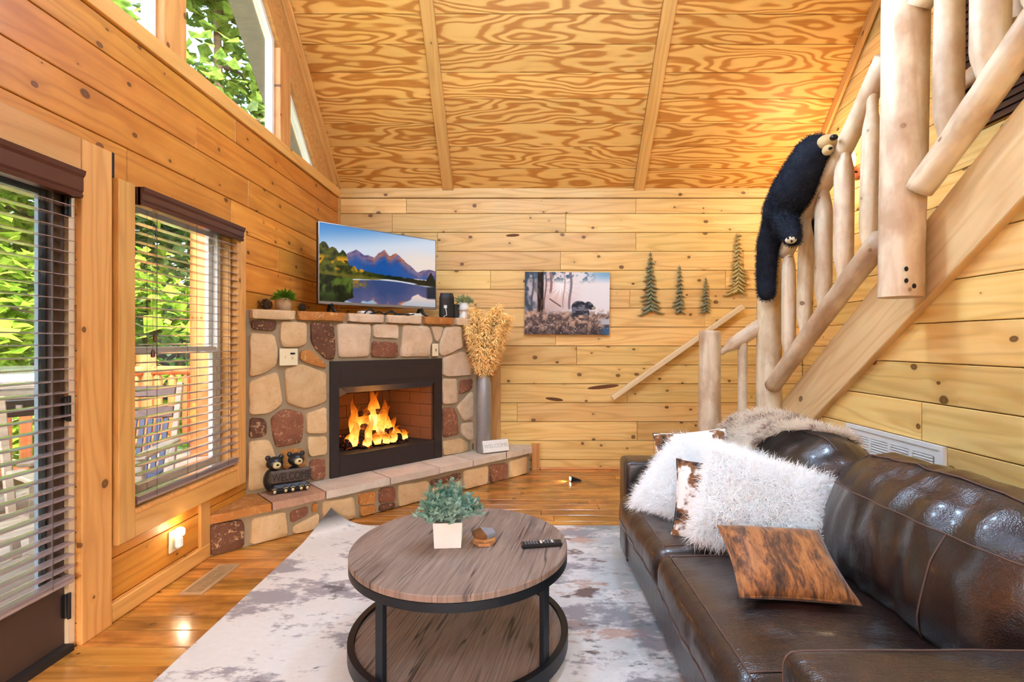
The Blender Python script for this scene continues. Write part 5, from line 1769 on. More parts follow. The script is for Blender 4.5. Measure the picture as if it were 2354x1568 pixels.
# ================================================================== RUG
def rug_mat():
    g = G('rug_abstract')
    p = g.pos()
    s = g.xyz(p)
    v1 = g.vmath('MULTIPLY', p, (1.6, 3.2, 1))
    fine = g.noise(g.vmath('MULTIPLY', p, (22, 46, 1)), 1, 5, .72)
    def patch(seed, sx, sy, lo, hi, rough=.68):
        n = g.noise(g.vmath('ADD', g.vmath('MULTIPLY', p, (sx, sy, 1)), (seed, seed * 1.7, 0)), 1, 8, rough)
        n = g.math('MULTIPLY_ADD', g.math('SUBTRACT', fine, .5), .16, n)
        return g.ramp(n, [(lo, 0.), (hi, 1.)])
    c = g.mix(fine, lin((238, 236, 230)), lin((220, 216, 212)))
    c = g.mix(g.math('MULTIPLY', patch(3.1, 1.3, 2.4, .45, .62), .5), c, lin((222, 214, 208)))
    lef = g.ramp(s[0], [(0., 1.), (1., 1.)])
    xr = g.math('MULTIPLY_ADD', s[0], .4, .56, clamp=True)      # 0 left .. 1 right
    yr = g.math('MULTIPLY_ADD', s[1], .4, -.4, clamp=True)      # 0 near .. 1 far
    c = g.mix(g.math('MULTIPLY', patch(9.4, 2.2, 4.0, .51, .57), .82), c, lin((142, 132, 138)))
    c = g.mix(g.math('MULTIPLY', patch(31.7, 3.1, 6.2, .60, .65), .85), c, lin((96, 86, 92)))
    right = g.ramp(xr, [(.66, 0.), (.88, 1.)])
    c = g.mix(g.math('MULTIPLY', g.math('MULTIPLY', patch(17.3, 2.4, 4.4, .42, .50), right), .9), c, lin((126, 146, 150)))
    c = g.mix(g.math('MULTIPLY', g.math('MULTIPLY', patch(57.7, 2.6, 5.4, .54, .60), right), .85), c, lin((70, 90, 96)))
    mid = g.ramp(xr, [(.45, 0.), (.62, 1.), (.84, 1.), (.92, .5)])
    c = g.mix(g.math('MULTIPLY', g.math('MULTIPLY', patch(41.3, 2.4, 4.6, .55, .61), mid), .7), c, lin((190, 142, 116)))
    c = g.mix(g.math('MULTIPLY', g.math('MULTIPLY', patch(77.1, 2.4, 4.4, .56, .62), mid), .9), c, lin((104, 74, 60)))
    # dark far-left corner patch
    cor = g.ramp(g.math('SUBTRACT', g.math('SUBTRACT', s[1], s[0]), 4.3), [(.46, 0.), (.58, 1.)])
    c = g.mix(g.math('MULTIPLY', g.math('MULTIPLY', cor, patch(5.5, 5, 8, .30, .42)), .92), c, lin((62, 56, 56)))
    g.bsdf(c, .95, 0, .1, g.bump(g.noise(p, 420, 2), .35, .003), sheen=.2)
    return g.mat
RX0, RX1, RY0, RY1 = -1.41, 1.06, .55, 3.555
nx, ny = 60, 72
V, F = [], []
for lev in (0, 1):
    for j in range(ny + 1):
        for i in range(nx + 1):
            x = RX0 + (RX1 - RX0) * i / nx
            y = RY0 + (RY1 - RY0) * j / ny
            # far-left corner curls up
            dc = max(0, 1 - ((x - RX0) + (RY1 - y)) / .34)
            z = .003 + .13 * dc ** 1.8
            xx, yy_ = x + .07 * dc ** 2 - .04 * (j / ny), y - .01 * dc ** 2
            V.append((xx, yy_, z + (.009 if lev else 0)))
N = (nx + 1) * (ny + 1)
ix = lambda i, j, l: l * N + j * (nx + 1) + i
for j in range(ny):
    for i in range(nx):
        F.append((ix(i, j, 1), ix(i + 1, j, 1), ix(i + 1, j + 1, 1), ix(i, j + 1, 1)))
        F.append((ix(i, j, 0), ix(i, j + 1, 0), ix(i + 1, j + 1, 0), ix(i + 1, j, 0)))
for i in range(nx):
    F += [(ix(i, 0, 0), ix(i + 1, 0, 0), ix(i + 1, 0, 1), ix(i, 0, 1)), (ix(i + 1, ny, 0), ix(i, ny, 0), ix(i, ny, 1), ix(i + 1, ny, 1))]
for j in range(ny):
    F += [(ix(0, j + 1, 0), ix(0, j, 0), ix(0, j, 1), ix(0, j + 1, 1)), (ix(nx, j, 0), ix(nx, j + 1, 0), ix(nx, j + 1, 1), ix(nx, j, 1))]
rug = MB().add(V, F).build('area_rug', rug_mat())
smooth_by_angle(rug, 60)
tag(rug, 'abstract cream, grey and rust area rug with one curled corner', 'rug')
RZ = .0125

# ================================================================== COFFEE TABLE
def table_wood():
    g = G('grey_brown_table_wood')
    o = g.obj()
    rt = g.n('ShaderNodeVectorRotate', rotation_type='Z_AXIS')
    g.put(rt.inputs['Vector'], o)
    rt.inputs['Angle'].default_value = -math.radians(79)
    v = rt.outputs[0]
    s = g.xyz(v)
    w = g.noise(g.vmath('MULTIPLY', v, (1.6, 4, 1)), 1, 2)
    yv = g.math('MULTIPLY_ADD', w, .012, s[1])
    vv = g.comb(s[0], yv, s[2])
    fine = g.noise(g.vmath('MULTIPLY', vv, (4.5, 120, 1)), 1, 5, .65)
    blot = g.noise(g.vmath('MULTIPLY', vv, (3.0, 11, 1)), 1, 5, .6)
    c = g.mix(g.ramp(fine, [(.3, 0.), (.7, 1.)]), lin((120, 100, 90)), lin((166, 146, 132)))
    c = g.mix(g.math('MULTIPLY', g.ramp(blot, [(.5, 0.), (.72, 1.)]), .55), c, lin((84, 68, 60)))
    # long dark checks
    ck = g.noise(g.vmath('MULTIPLY', vv, (.9, 19, 1)), 1, 2, .5)
    ckm = g.ramp(g.math('ABSOLUTE', g.math('SUBTRACT', ck, .52)), [(0., 1.), (.008, .8), (.018, 0.)])
    gate = g.ramp(g.noise(g.vmath('MULTIPLY', vv, (2.6, 9, 1)), 1, 1), [(.42, 0.), (.5, 1.)])
    c = g.mix(g.math('MULTIPLY', g.math('MULTIPLY', ckm, gate), .85), c, lin((52, 42, 38)))
    # plank joints about 13 cm apart
    fr_ = g.math('ABSOLUTE', g.math('SUBTRACT', g.math('FRACT', g.math('MULTIPLY', s[1], 7.4)), .5))
    c = g.mix(g.math('MULTIPLY', g.ramp(fr_, [(.0, 1.), (.014, 0.)]), .6), c, lin((60, 48, 42)))
    g.bsdf(c, .5, 0, .4, g.bump(fine, .1, .002))
    return g.mat
M['table_wood'] = table_wood()
TC = Vector((-.278, 2.13, RZ))
TR = .452
ct = thing('coffee_table', 'round grey-brown wooden coffee table with black metal frame and lower shelf', 'coffee table', TC)
M['table_metal'] = plain('black_table_metal', (34, 38, 44), .42, .5)
tz = .46 - RZ
MB().lathe([(0, tz - .026), (TR - .004, tz - .026), (TR, tz - .023), (TR, tz - .003), (TR - .003, tz), (0, tz)], seg=96).build('table_top', M['table_wood'], ct)
smooth_by_angle(ct.children[0], 30)
def hoop(name, r0, r1, z0, z1):
    ob = MB().lathe([(r0, z0), (r1, z0), (r1, z1), (r0, z1), (r0, z0)], seg=96)
    # closed profile: drop the two disc caps added for open ends
    ob.f = [f for f in ob.f if len(f) == 4]; ob.m = ob.m[:len(ob.f)]
    o = ob.build(name, M['table_metal'], ct)
    return smooth_by_angle(o, 30)
hoop('top_hoop', TR - .03, TR, tz - .058, tz - .026)
hoop('shelf_hoop', TR - .022, TR + .004, .045, .10)
MB().lathe([(0, .066), (TR - .024, .066), (TR - .024, .088), (0, .088)], seg=96).build('shelf', M['table_wood'], ct)
smooth_by_angle(ct.children[-1], 30)
for a in (-35, -124, 55, 146):
    a = math.radians(a)
    MB().cbox((math.cos(a) * (TR - .028), math.sin(a) * (TR - .028), (tz - .03) / 2), (.038, .022, tz - .03), .002, Matrix.Rotation(a + PI / 2, 3, 'Z')).build('leg', M['table_metal'], ct)
TT = .4605
# planter
pp_ = on_z(1029, 1255, TT); pp_.y += .03
t = thing('leafy_planter', 'square white planter with bluish green leaves on the coffee table', 'plant', pp_, math.radians(4))
mb = MB()
h_, a_, b_ = .105, .055, .060
P = lambda s_, z_: [(-s_, -s_, z_), (s_, -s_, z_), (s_, s_, z_), (-s_, s_, z_)]
mb.add(P(a_, 0) + P(b_, h_) + P(b_ - .006, h_) + P(b_ - .008, h_ - .02), [(3, 2, 1, 0)] + [(k * 4 + i, k * 4 + (i + 1) % 4, (k + 1) * 4 + (i + 1) % 4, (k + 1) * 4 + i) for k in range(3) for i in range(4)] + [(12, 13, 14, 15)])
mb.build('pot', plain('matte_white_ceramic', (244, 243, 240), .5), t)
mb = MB()
for i in range(130):
    a = random.uniform(0, 2 * PI); r = random.uniform(.15, 1) ** .6
    tip = Vector((math.cos(a) * .150 * r, math.sin(a) * .135 * r, h_ - .005 + .165 * (1 - .85 * r * r) * random.uniform(.7, 1.1)))
    mb.tube([(math.cos(a) * .02, math.sin(a) * .02, h_ - .01), tip * .55 + Vector((0, 0, .05)), tip], .0014, 4, cap=False)
    for k in range(16):
        u_ = .25 + .75 * k / 15
        b0 = Vector((math.cos(a) * .02, math.sin(a) * .02, h_)).lerp(tip, u_)
        dr_ = Vector((random.uniform(-1, 1), random.uniform(-1, 1), random.uniform(-.1, 1))).normalized()
        l_ = random.uniform(.018, .034)
        sd_ = dr_.cross(Vector((random.uniform(-1, 1), random.uniform(-1, 1), .3))).normalized() * l_ * .2
        mb.add([b0, b0 + dr_ * l_ * .5 - sd_, b0 + dr_ * l_, b0 + dr_ * l_ * .5 + sd_], [(0, 1, 2, 3)])
mb.build('foliage', M['succ'], t)['kind'] = 'stuff'
# hexagonal coasters
cp = on_z(1112, 1252, TT); cp.y += .02
M['coaster_wood'] = wood('coaster_wood', (208, 154, 104), (190, 130, 80), (150, 92, 50), kth=.98)
M['coaster_dark'] = wood('coaster_walnut', (150, 96, 54), (132, 80, 42), (96, 56, 28), kth=.98)
M['coaster_marble'] = plain('coaster_grey_marble', (140, 146, 158), .35, var=.2, vscale=30)
def hexa(r, rot):
    return [(math.cos(rot + k * PI / 3) * r, math.sin(rot + k * PI / 3) * r) for k in range(6)]
labs = ['bottom wooden hexagonal coaster of the stack on the coffee table', 'middle wooden hexagonal coaster of the stack on the coffee table', 'topmost hexagonal coaster, half walnut and half grey marble']
for k in range(3):
    rot = (.1, .55, .9)[k]
    z0 = k * .0158
    t = thing('coaster', labs[k], 'coaster', cp + Vector(((0, .003, -.002)[k], (0, .002, .001)[k], z0 + .0003)), rot, 'hexagonal coasters stacked on the coffee table')
    hx = hexa(.050 if k < 2 else .052, 0)
    if k < 2:
        MB().prism(hx, (0, 0, 0), (1, 0, 0), (0, 1, 0), (0, 0, 1), 0, .0135).build('slab', M['coaster_wood'], t)
        MB().prism([(x * .8, y * .8) for x, y in hx], (0, 0, 0), (1, 0, 0), (0, 1, 0), (0, 0, 1), .0135, .0150).build('inlay', M['coaster_dark'], t)
    else:
        MB().prism([hx[1], hx[2], hx[3], hx[4]], (0, 0, 0), (1, 0, 0), (0, 1, 0), (0, 0, 1), 0, .016).build('wood_half', M['coaster_dark'], t)
        MB().prism([hx[4], hx[5], hx[0], hx[1]], (0, 0, 0), (1, 0, 0), (0, 1, 0), (0, 0, 1), 0, .016).build('marble_half', M['coaster_marble'], t)
# remote control
rp = on_z(1245, 1256, TT)
t = thing('remote_control', 'slim black television remote lying on the coffee table', 'remote', rp + Vector((0, .005, .0003)), math.radians(9))
MB().cbox((0, 0, .008), (.172, .044, .016), .005).build('body', M['blackpl'], t)
mb = MB()
for i in range(11):
    for j in range(3):
        if 5 <= i <= 6: continue
        mb.cbox((-.068 + i * .0118, -.012 + j * .012, .0168), (.007, .006, .002), .0008)
mb.build('buttons', plain('grey_buttons', (120, 124, 132), .5), t)
mb = MB()
for dx, dy in ((0, .010), (0, -.010), (.012, .006), (-.0, 0)):
    mb.cbox((-.003 + dx, dy, .017), (.009, .007, .0026), .001)
mb.cbox((.045, .0, .017), (.006, .026, .0022), .001)
mb.build('white_keys', M['white'], t)

# ================================================================== SOFA
def leather():
    g = G('dark_brown_leather')
    p = g.pos()
    n = g.noise(p, 5, 4, .6)
    vo = g.voro(p, 260, '3D')
    wr = g.noise(g.vmath('MULTIPLY', p, (9, 22, 14)), 1, 4, .6, .4)
    c = g.mix(g.ramp(n, [(.35, 0.), (.75, 1.)]), lin((30, 20, 17)), lin((54, 35, 28)))
    h = g.math('ADD', g.math('MULTIPLY', vo.outputs['Distance'], .12), g.math('MULTIPLY', wr, .9))
    g.bsdf(c, g.math('MULTIPLY_ADD', n, .14, .24), 0, .8, g.bump(h, .32, .014), coat=.35)
    return g.mat
M['leather'] = leather()
M['thread'] = plain('stitch_thread', (104, 80, 70), .7)
class Cushion:
    """rounded, slightly puffed block; surf(p) maps a point of its box surface to the real surface"""
    def __init__(s, size, r, puff=(0, 0, 0), wr=0.0, wf=(8, 8, 8), seed=0, sag=0.0):
        s.h = Vector(size) / 2; s.r = r; s.puff = puff; s.wr = wr; s.wf = wf; s.seed = seed
    def surf(s, q, lift=0.0):
        h, r = s.h, s.r
        inn_ = Vector((max(-(h.x - r), min(h.x - r, q.x)), max(-(h.y - r), min(h.y - r, q.y)), max(-(h.z - r), min(h.z - r, q.z))))
        d = q - inn_
        nrm = d.normalized() if d.length > 1e-9 else Vector((0, 0, 1))
        p = inn_ + nrm * r
        a, b, c = q.x / h.x, q.y / h.y, q.z / h.z
        f = [(1 - b * b) * (1 - c * c), (1 - a * a) * (1 - c * c), (1 - a * a) * (1 - b * b)]
        off = Vector((nrm.x * s.puff[0] * f[0], nrm.y * s.puff[1] * f[1], nrm.z * s.puff[2] * f[2]))
        w = 0
        if s.wr:
            v = Vector((p.x * s.wf[0] + s.seed, p.y * s.wf[1], p.z * s.wf[2]))
            n1 = mnoise.noise(v)
            w = s.wr * (1 - abs(n1) * 2.2) * .6 + s.wr * .5 * mnoise.noise(v * 2.3)
        return p + off + nrm * (w + lift)
    def mesh(s, mb, Mx, n=(10, 10, 10)):
        ax = []
        for k in range(3):
            h, r = s.h[k], s.r
            e = [-h, -h + r * .25, -h + r * .6]
            m = [(-h + r) + (2 * h - 2 * r) * i / n[k] for i in range(n[k] + 1)]
            ax.append(e + m + [-x for x in e[::-1]])
        idx = {}
        P, F = [], []
        def vid(i, j, k):
            key = (i, j, k)
            if key not in idx:
                idx[key] = len(P)
                P.append(Mx @ s.surf(Vector((ax[0][i], ax[1][j], ax[2][k]))))
            return idx[key]
        I, J, K = len(ax[0]) - 1, len(ax[1]) - 1, len(ax[2]) - 1
        for i in range(I):
            for j in range(J):
                F.append((vid(i, j, 0), vid(i, j + 1, 0), vid(i + 1, j + 1, 0), vid(i + 1, j, 0)))
                F.append((vid(i, j, K), vid(i + 1, j, K), vid(i + 1, j + 1, K), vid(i, j + 1, K)))
        for i in range(I):
            for k in range(K):
                F.append((vid(i, 0, k), vid(i + 1, 0, k), vid(i + 1, 0, k + 1), vid(i, 0, k + 1)))
                F.append((vid(i, J, k), vid(i, J, k + 1), vid(i + 1, J, k + 1), vid(i + 1, J, k)))
        for j in range(J):
            for k in range(K):
                F.append((vid(0, j, k), vid(0, j, k + 1), vid(0, j + 1, k + 1), vid(0, j + 1, k)))
                F.append((vid(I, j, k), vid(I, j + 1, k), vid(I, j + 1, k + 1), vid(I, j, k + 1)))
        return mb.add(P, F)
    def seam(s, mb, Mx, pts, r=.0026, n=30, lift=.001):
        out = []
        for a, b in zip(pts, pts[1:]):
            for i in range(n):
                out.append(Mx @ s.surf(Vector(a).lerp(Vector(b), i / n), lift))
        out.append(Mx @ s.surf(Vector(pts[-1]), lift))
        return mb.tube(out, r, 6)
SO = Vector((1.06, 2.0, RZ))
sofa = thing('sofa', 'dark brown leather two-cushion sofa along the stair wall', 'sofa', SO)
def place(x, y, z, ry=0, rx=0, rz=0):
    return Matrix.Translation(Vector((x, y, z)) - SO) @ Matrix.Rotation(rz, 4, 'Z') @ Matrix.Rotation(ry, 4, 'Y') @ Matrix.Rotation(rx, 4, 'X')
def soft(name, cu, Mx, n, seams=(), parent=sofa):
    mb = MB(); cu.mesh(mb, Mx, n)
    o = mb.build(name, M['leather'], parent, smooth=True)
    if seams:
        mb = MB()
        for s_ in seams: cu.seam(mb, Mx, s_)
        mb.build('stitching', M['thread'], o, smooth=True)
    return o
# base and back frame
cu = Cushion((.90, 1.72, .24), .025, wr=.002, wf=(3, 6, 6))
soft('base', cu, place(1.03, 2.0, .06 + .12), (6, 10, 3))
cu = Cushion((.14, 1.72, .66), .05, (.01, 0, 0))
soft('back_frame', cu, place(1.54, 2.0, .40, math.radians(6)), (3, 10, 6))
# arms
for nm, yc, sd_ in (('arm', 2.96, 1), ('arm', 1.03, -1)):
    wd_ = .20 if sd_ < 0 else .19
    cu = Cushion((1.0, wd_, .57), .035, (0, .012, .008), .0025, (5, 9, 7), yc)
    Mx = place(1.07, yc, .06 + .285 + (-.003))
    h = cu.h
    soft(nm, cu, Mx, (12, 4, 8), [
        [(-h.x, -h.y + .012, -h.z + .02), (-h.x, -h.y + .012, h.z - .012), (-h.x + .02, -h.y + .012, h.z), (h.x - .03, -h.y + .012, h.z)],
        [(-h.x, h.y - .012, -h.z + .02), (-h.x, h.y - .012, h.z - .012), (-h.x + .02, h.y - .012, h.z), (h.x - .03, h.y - .012, h.z)]])
# seat cushions
for i, yc in enumerate((2.47, 1.655)):
    wd_ = .805
    cu = Cushion((.86, wd_, .185), .055, (.012, .004, .030), .009, (3.0, 11 if i else 10, 4), 3.3 * i + 1)
    Mx = place(.965, yc, .262 + .0925)
    h = cu.h
    soft('seat_cushion', cu, Mx, (30, 26, 4), [
        [(-h.x + .045, -h.y + .03, h.z), (-h.x + .045, h.y - .03, h.z)],
        [(-h.x + .045, -h.y + .05, h.z), (h.x - .2, -h.y + .05, h.z)],
        [(-h.x + .045, h.y - .05, h.z), (h.x - .2, h.y - .05, h.z)],
        [(-h.x, -h.y + .03, -.03), (-h.x, h.y - .03, -.03)]])
# back cushions
for i, (yc, wd_, rz_) in enumerate(((2.475, .775, 0), (1.612, .875, 0))):
    cu = Cushion((.32, wd_, .51), .135, (.055, .012, .03), .018, (5, 8.5, 3.2), 7.7 * i + 2)
    Mx = place(1.345, yc, .612, math.radians(14))
    h = cu.h
    soft('back_cushion', cu, Mx, (9, 34, 26), [
        [(-h.x, -h.y + .03, .115), (-h.x, h.y - .03, .115)],
        [(-h.x + .075, -h.y + .02, h.z), (-h.x + .075, h.y - .02, h.z)],
        [(h.x - .06, -h.y + .02, h.z), (h.x - .06, h.y - .02, h.z)],
        [(-h.x, -h.y * (.46 if i else -.1), .115), (-h.x, -h.y * (.40 if i else -.1), -h.z + .04)]])
for x, y_ in ((.62, 2.98), (1.50, 2.98), (.62, 1.02), (1.50, 1.02)):
    MB().lathe([(.022, 0), (.028, .07)], (x - SO.x, y_ - SO.y, 0), 12).build('leg', M['blackpl'], sofa)

# ================================================================== FUR, PILLOWS AND THROW
def strands(mb, base, nrm, length, width, droop=Vector((0, 0, -.4)), spread=.5, curl=.3):
    d = (nrm + Vector((random.gauss(0, spread), random.gauss(0, spread), random.gauss(0, spread)))).normalized()
    l = length * random.uniform(.6, 1.2)
    k = Vector((random.gauss(0, curl), random.gauss(0, curl), random.gauss(0, curl)))
    p1 = base + d * l * .45
    d2 = (d + droop * .6 + k).normalized()
    p2 = p1 + d2 * l * .3
    d3 = (d2 + droop + k).normalized()
    p3 = p2 + d3 * l * .28
    s = d.cross(Vector((random.uniform(-1, 1), random.uniform(-1, 1), random.uniform(-1, 1)))).normalized() * width
    mb.add([base - s, base + s, p1 + s * .8, p1 - s * .8, p2 + s * .5, p2 - s * .5, p3], [(0, 1, 2, 3), (3, 2, 4, 5), (5, 4, 6)])
    mb.fn += [tuple(nrm)] * 7
M['fur_white'] = fur_mat('white_long_fur', (255, 255, 254), (252, 250, 247), .42)
M['hide_white'] = plain('white_backing', (240, 234, 224), .9)
def pillow_pt(u, v, side, a, b, th):
    x = a * u * (1 - .07 * (1 - v * v))
    y = b * v * (1 - .07 * (1 - u * u))
    z = side * th * (max(0, (1 - u ** 4)) * max(0, (1 - v ** 4))) ** .55
    return Vector((x, y, z))
def pillow_mesh(name, mat, parent, a, b, th, n=18):
    V, F = [], []
    for side in (1, -1):
        o = len(V)
        for j in range(n + 1):
            for i in range(n + 1):
                u, v = -1 + 2 * i / n, -1 + 2 * j / n
                u, v = math.sin(u * PI / 2), math.sin(v * PI / 2)
                V.append(pillow_pt(u, v, side, a, b, th))
        for j in range(n):
            for i in range(n):
                q = (o + j * (n + 1) + i, o + j * (n + 1) + i + 1, o + (j + 1) * (n + 1) + i + 1, o + (j + 1) * (n + 1) + i)
                F.append(q if side > 0 else q[::-1])
    ob = MB().add(V, F).build(name, mat, parent, smooth=True)
    bm = bmesh.new(); bm.from_mesh(ob.data); bmesh.ops.remove_doubles(bm, verts=bm.verts, dist=1e-5); bm.to_mesh(ob.data); bm.free()
    return ob
def orient(loc, nrm, upv):
    nrm = Vector(nrm).normalized()
    upv = Vector(upv)
    x = upv.cross(nrm).normalized()
    y = nrm.cross(x).normalized()
    Mx = Matrix((x, y, nrm)).transposed().to_4x4()
    Mx.translation = loc
    return Mx
def thing_m(name, label, cat, Mx, group=None):
    t = thing(name, label, cat, (0, 0, 0), 0, group)
    t.matrix_world = Mx
    return t
def fur_pillow(label, loc, nrm, upv, a, b, th, n, length):
    Mx = orient(loc, nrm, upv)
    t = thing_m('fur_pillow', label, 'pillow', Mx, 'white fur pillows on the sofa')
    pillow_mesh('cushion_body', M['hide_white'], t, a, b, th)
    g_ = Mx.to_3x3().inverted() @ Vector((0, 0, -1))
    mb = MB()
    for i in range(n):
        u, v = random.uniform(-1, 1), random.uniform(-1, 1)
        if random.random() < .22:
            if random.random() < .5: u = math.copysign(random.uniform(.9, 1), u)
            else: v = math.copysign(random.uniform(.9, 1), v)
        p = pillow_pt(u, v, 1, a, b, th)
        e = .02
        n_ = Vector((u ** 5 * 1.4, v ** 5 * 1.4, .9)).normalized()
        strands(mb, p - n_ * .004, n_, length, .0016, g_ * .5, .40, .38)
    hair_build(mb, 'fur', M['fur_white'], t)
    return t
fur_pillow('white long-haired fur pillow leaning at the far end of the sofa', Vector((.865, 2.515, .595)), (-.50, -.42, .74), (.46, .34, .55), .245, .215, .065, 20000, .084)
fur_pillow('white long-haired fur pillow in the middle of the sofa, in front', Vector((1.02, 2.10, .600)), (-.14, -.76, .62), (.36, .50, .70), .262, .195, .065, 22000, .086)

def cow_mat():
    g = G('cowhide')
    o = g.obj()
    n1 = g.noise(g.vmath('ADD', o, g.comb(g.math('MULTIPLY', g.rnd(), 9.), 0., 0.)), 7.5, 3, .55)
    f = g.noise(g.vmath('MULTIPLY', o, (60, 60, 60)), 1, 3, .6)
    m = g.math('MULTIPLY_ADD', g.math('SUBTRACT', f, .5), .10, n1)
    c = g.mix(g.ramp(m, [(.47, 0.), (.51, 1.)]), lin((244, 238, 228)), lin((136, 86, 44)))
    c = g.mix(g.ramp(m, [(.55, 0.), (.59, 1.)]), c, lin((40, 28, 22)))
    g.bsdf(c, .7, 0, .25, g.bump(f, .3, .003), sheen=.3)
    return g.mat
M['cow'] = cow_mat()
def hide_pillow(name, label, Mx, a, b, th, mat, hairs=0):
    t = thing_m(name, label, 'pillow', Mx)
    pillow_mesh('cover', mat, t, a, b, th, 22)
    rim = [pillow_pt(math.cos(q), math.sin(q), 1, a, b, 0) for q in ()]
    ed = [pillow_pt(u, -1, 1, a, b, th) for u in np.linspace(-1, 1, 12)] + [pillow_pt(1, v, 1, a, b, th) for v in np.linspace(-1, 1, 12)][1:] + [pillow_pt(u, 1, 1, a, b, th) for u in np.linspace(1, -1, 12)][1:] + [pillow_pt(-1, v, 1, a, b, th) for v in np.linspace(1, -1, 12)][1:]
    MB().tube(ed, .004, 6).build('piping', mat, t, smooth=True)
    return t
hide_pillow('cowhide_pillow', 'white and brown cowhide pillow behind the far fur pillow', orient(Vector((.925, 2.735, .645)), (-.12, -.9, .35), (-.06, .3, .9)), .20, .185, .055, M['cow'])
hide_pillow('cowhide_pillow', 'brown and white cowhide pillow wedged between the two fur pillows', orient(Vector((.90, 2.225, .590)), (-.30, -.76, .56), (.22, .50, .78)), .235, .190, .040, M['cow'])
def brindle_mat():
    g = G('brindle_hide')
    o = g.obj()
    v = g.vmath('MULTIPLY', o, (26, 7, 10))
    n = g.noise(v, 1, 5, .68, .8)
    f = g.noise(g.vmath('MULTIPLY', o, (180, 40, 60)), 1, 3, .6)
    c = g.ramp(g.math('MULTIPLY_ADD', g.math('SUBTRACT', f, .5), .3, n), [(.34, lin((54, 36, 24))), (.46, lin((108, 68, 36))), (.58, lin((168, 108, 54))), (.75, lin((194, 138, 78)))])
    g.bsdf(c, .55, 0, .35, g.bump(f, .35, .003), sheen=.3)
    return g.mat
bc = [on_z(1685, 1378, .478), on_z(1990, 1408, .478), on_z(1880, 1243, .585), on_z(1657, 1240, .585)]
cen = (bc[0] + bc[1] + bc[2] + bc[3]) / 4
ux = ((bc[1] - bc[0]) + (bc[2] - bc[3])).normalized()
uy = ((bc[3] - bc[0]) + (bc[2] - bc[1])).normalized()
nz_ = ux.cross(uy).normalized()
hide_pillow('brindle_pillow', 'brown and black brindle hide pillow lying on the front seat cushion', orient(cen + Vector((0, 0, .03)), nz_, uy), .178, .158, .052, brindle_mat())

# fur throw draped over the far back cushion
M['fur_throw'] = fur_mat('cream_brown_fur', (246, 238, 226), (232, 218, 202), .36, ((146, 118, 104), (5, 16, 9), .52, .62))
path = [(1.06, .60), (1.085, .68), (1.115, .76), (1.155, .835), (1.22, .885), (1.30, .902), (1.39, .895), (1.47, .865), (1.53, .80), (1.565, .72), (1.58, .62)]
th_o = Vector((1.3, 2.7, .5))
thr = thing('fur_throw', 'cream and brown faux fur throw draped over the far sofa back', 'throw', th_o)
nb = 24
V, F, NR = [], [], []
na = len(path) - 1
def path_pt(a):
    f = a * na
    k = min(na - 1, int(f))
    (x0, z0), (x1, z1) = path[k], path[k + 1]
    t_ = f - k
    return x0 + (x1 - x0) * t_, z0 + (z1 - z0) * t_
NA = 30
def th_pt(a, b):
    x, z = path_pt(a)
    near = 2.60 - .34 * min(1, a * 1.7) + .22 * max(0, a - .62)
    far = 2.965
    y_ = near + (far - near) * b
    w = .012 * mnoise.noise(Vector((a * 5, b * 4, 3.3)))
    fall = max(0, b - .78) / .22
    return Vector((x, y_, z + w + .012 - .16 * fall ** 2))
for i in range(NA + 1):
    for j in range(nb + 1):
        V.append(th_pt(i / NA, j / nb) - th_o)
for i in range(NA):
    for j in range(nb):
        F.append((i * (nb + 1) + j, i * (nb + 1) + j + 1, (i + 1) * (nb + 1) + j + 1, (i + 1) * (nb + 1) + j))
MB().add(V, F).build('backing', M['fur_throw'], thr, smooth=True)
mb = MB()
for i in range(17000):
    a, b = random.random(), random.random()
    if random.random() < .15: b = random.choice((0.0, 1.0))
    p = th_pt(a, b)
    n_ = (th_pt(min(1, a + .02), b) - th_pt(max(0, a - .02), b)).cross(th_pt(a, min(1, b + .02)) - th_pt(a, max(0, b - .02)))
    n_ = n_.normalized()
    if n_.x * -1 + n_.z < 0 and a < .6: n_ = -n_
    if n_.z < 0 and a >= .4 and a < .75: n_ = -n_
    if a >= .75 and n_.x < 0: n_ = -n_
    strands(mb, p - th_o, (n_ + Vector((-.25, -.25, -.1))).normalized(), .05, .0017, Vector((-.15, -.2, -.45)), .35, .2)
hair_build(mb, 'fur', M['fur_throw'], thr)

# ================================================================== STUFFED BEAR ON THE RAILING
M['plush_black'] = fur_mat('black_plush', (28, 29, 35), (62, 66, 78), .3)
bo = at(1835, 440, 3.28)
bo.x -= .06
bear = thing('stuffed_bear', 'black plush bear draped over the log stair railing', 'stuffed toy', bo)
X0 = RXP - .115
def bw(u, v, dx=0.0):
    return on_x(u, v, X0 + dx) - bo
body = bpy.data.meshes.new('tmp')
mb = MB()
def limb(pts, rr):
    P = [Vector(p) for p in pts]
    n = 6
    for i in range(len(P) - 1):
        for k in range(n + (i == len(P) - 2)):
            t_ = k / n
            mb.ball(P[i].lerp(P[i + 1], t_), rr[i] + (rr[i + 1] - rr[i]) * t_, 14, 9)
limb([bw(1796, 484, -.01), bw(1826, 432, -.02), bw(1852, 380, -.01)], [.118, .130, .112])     # trunk
limb([bw(1852, 374), bw(1872, 348, .01)], [.100, .098])                             # head
limb([bw(1797, 490, -.02), bw(1812, 522, -.06), bw(1823, 548, -.07)], [.082, .070, .052])   # arm hanging in front
limb([bw(1786, 500, .0), bw(1766, 560, -.01), bw(1761, 630, .0), bw(1762, 672, .0)], [.088, .076, .070, .062])  # leg along the post
limb([bw(1880, 480, .20), bw(1888, 540, .23)], [.07, .055])                         # limb on the far side
limb([bw(1846, 430, .08), bw(1878, 475, .19)], [.08, .07])
for du, dv in ((1838, 344),):
    mb.ball(bw(du, dv, -.03), (.035, .03, .035), 10, 7)
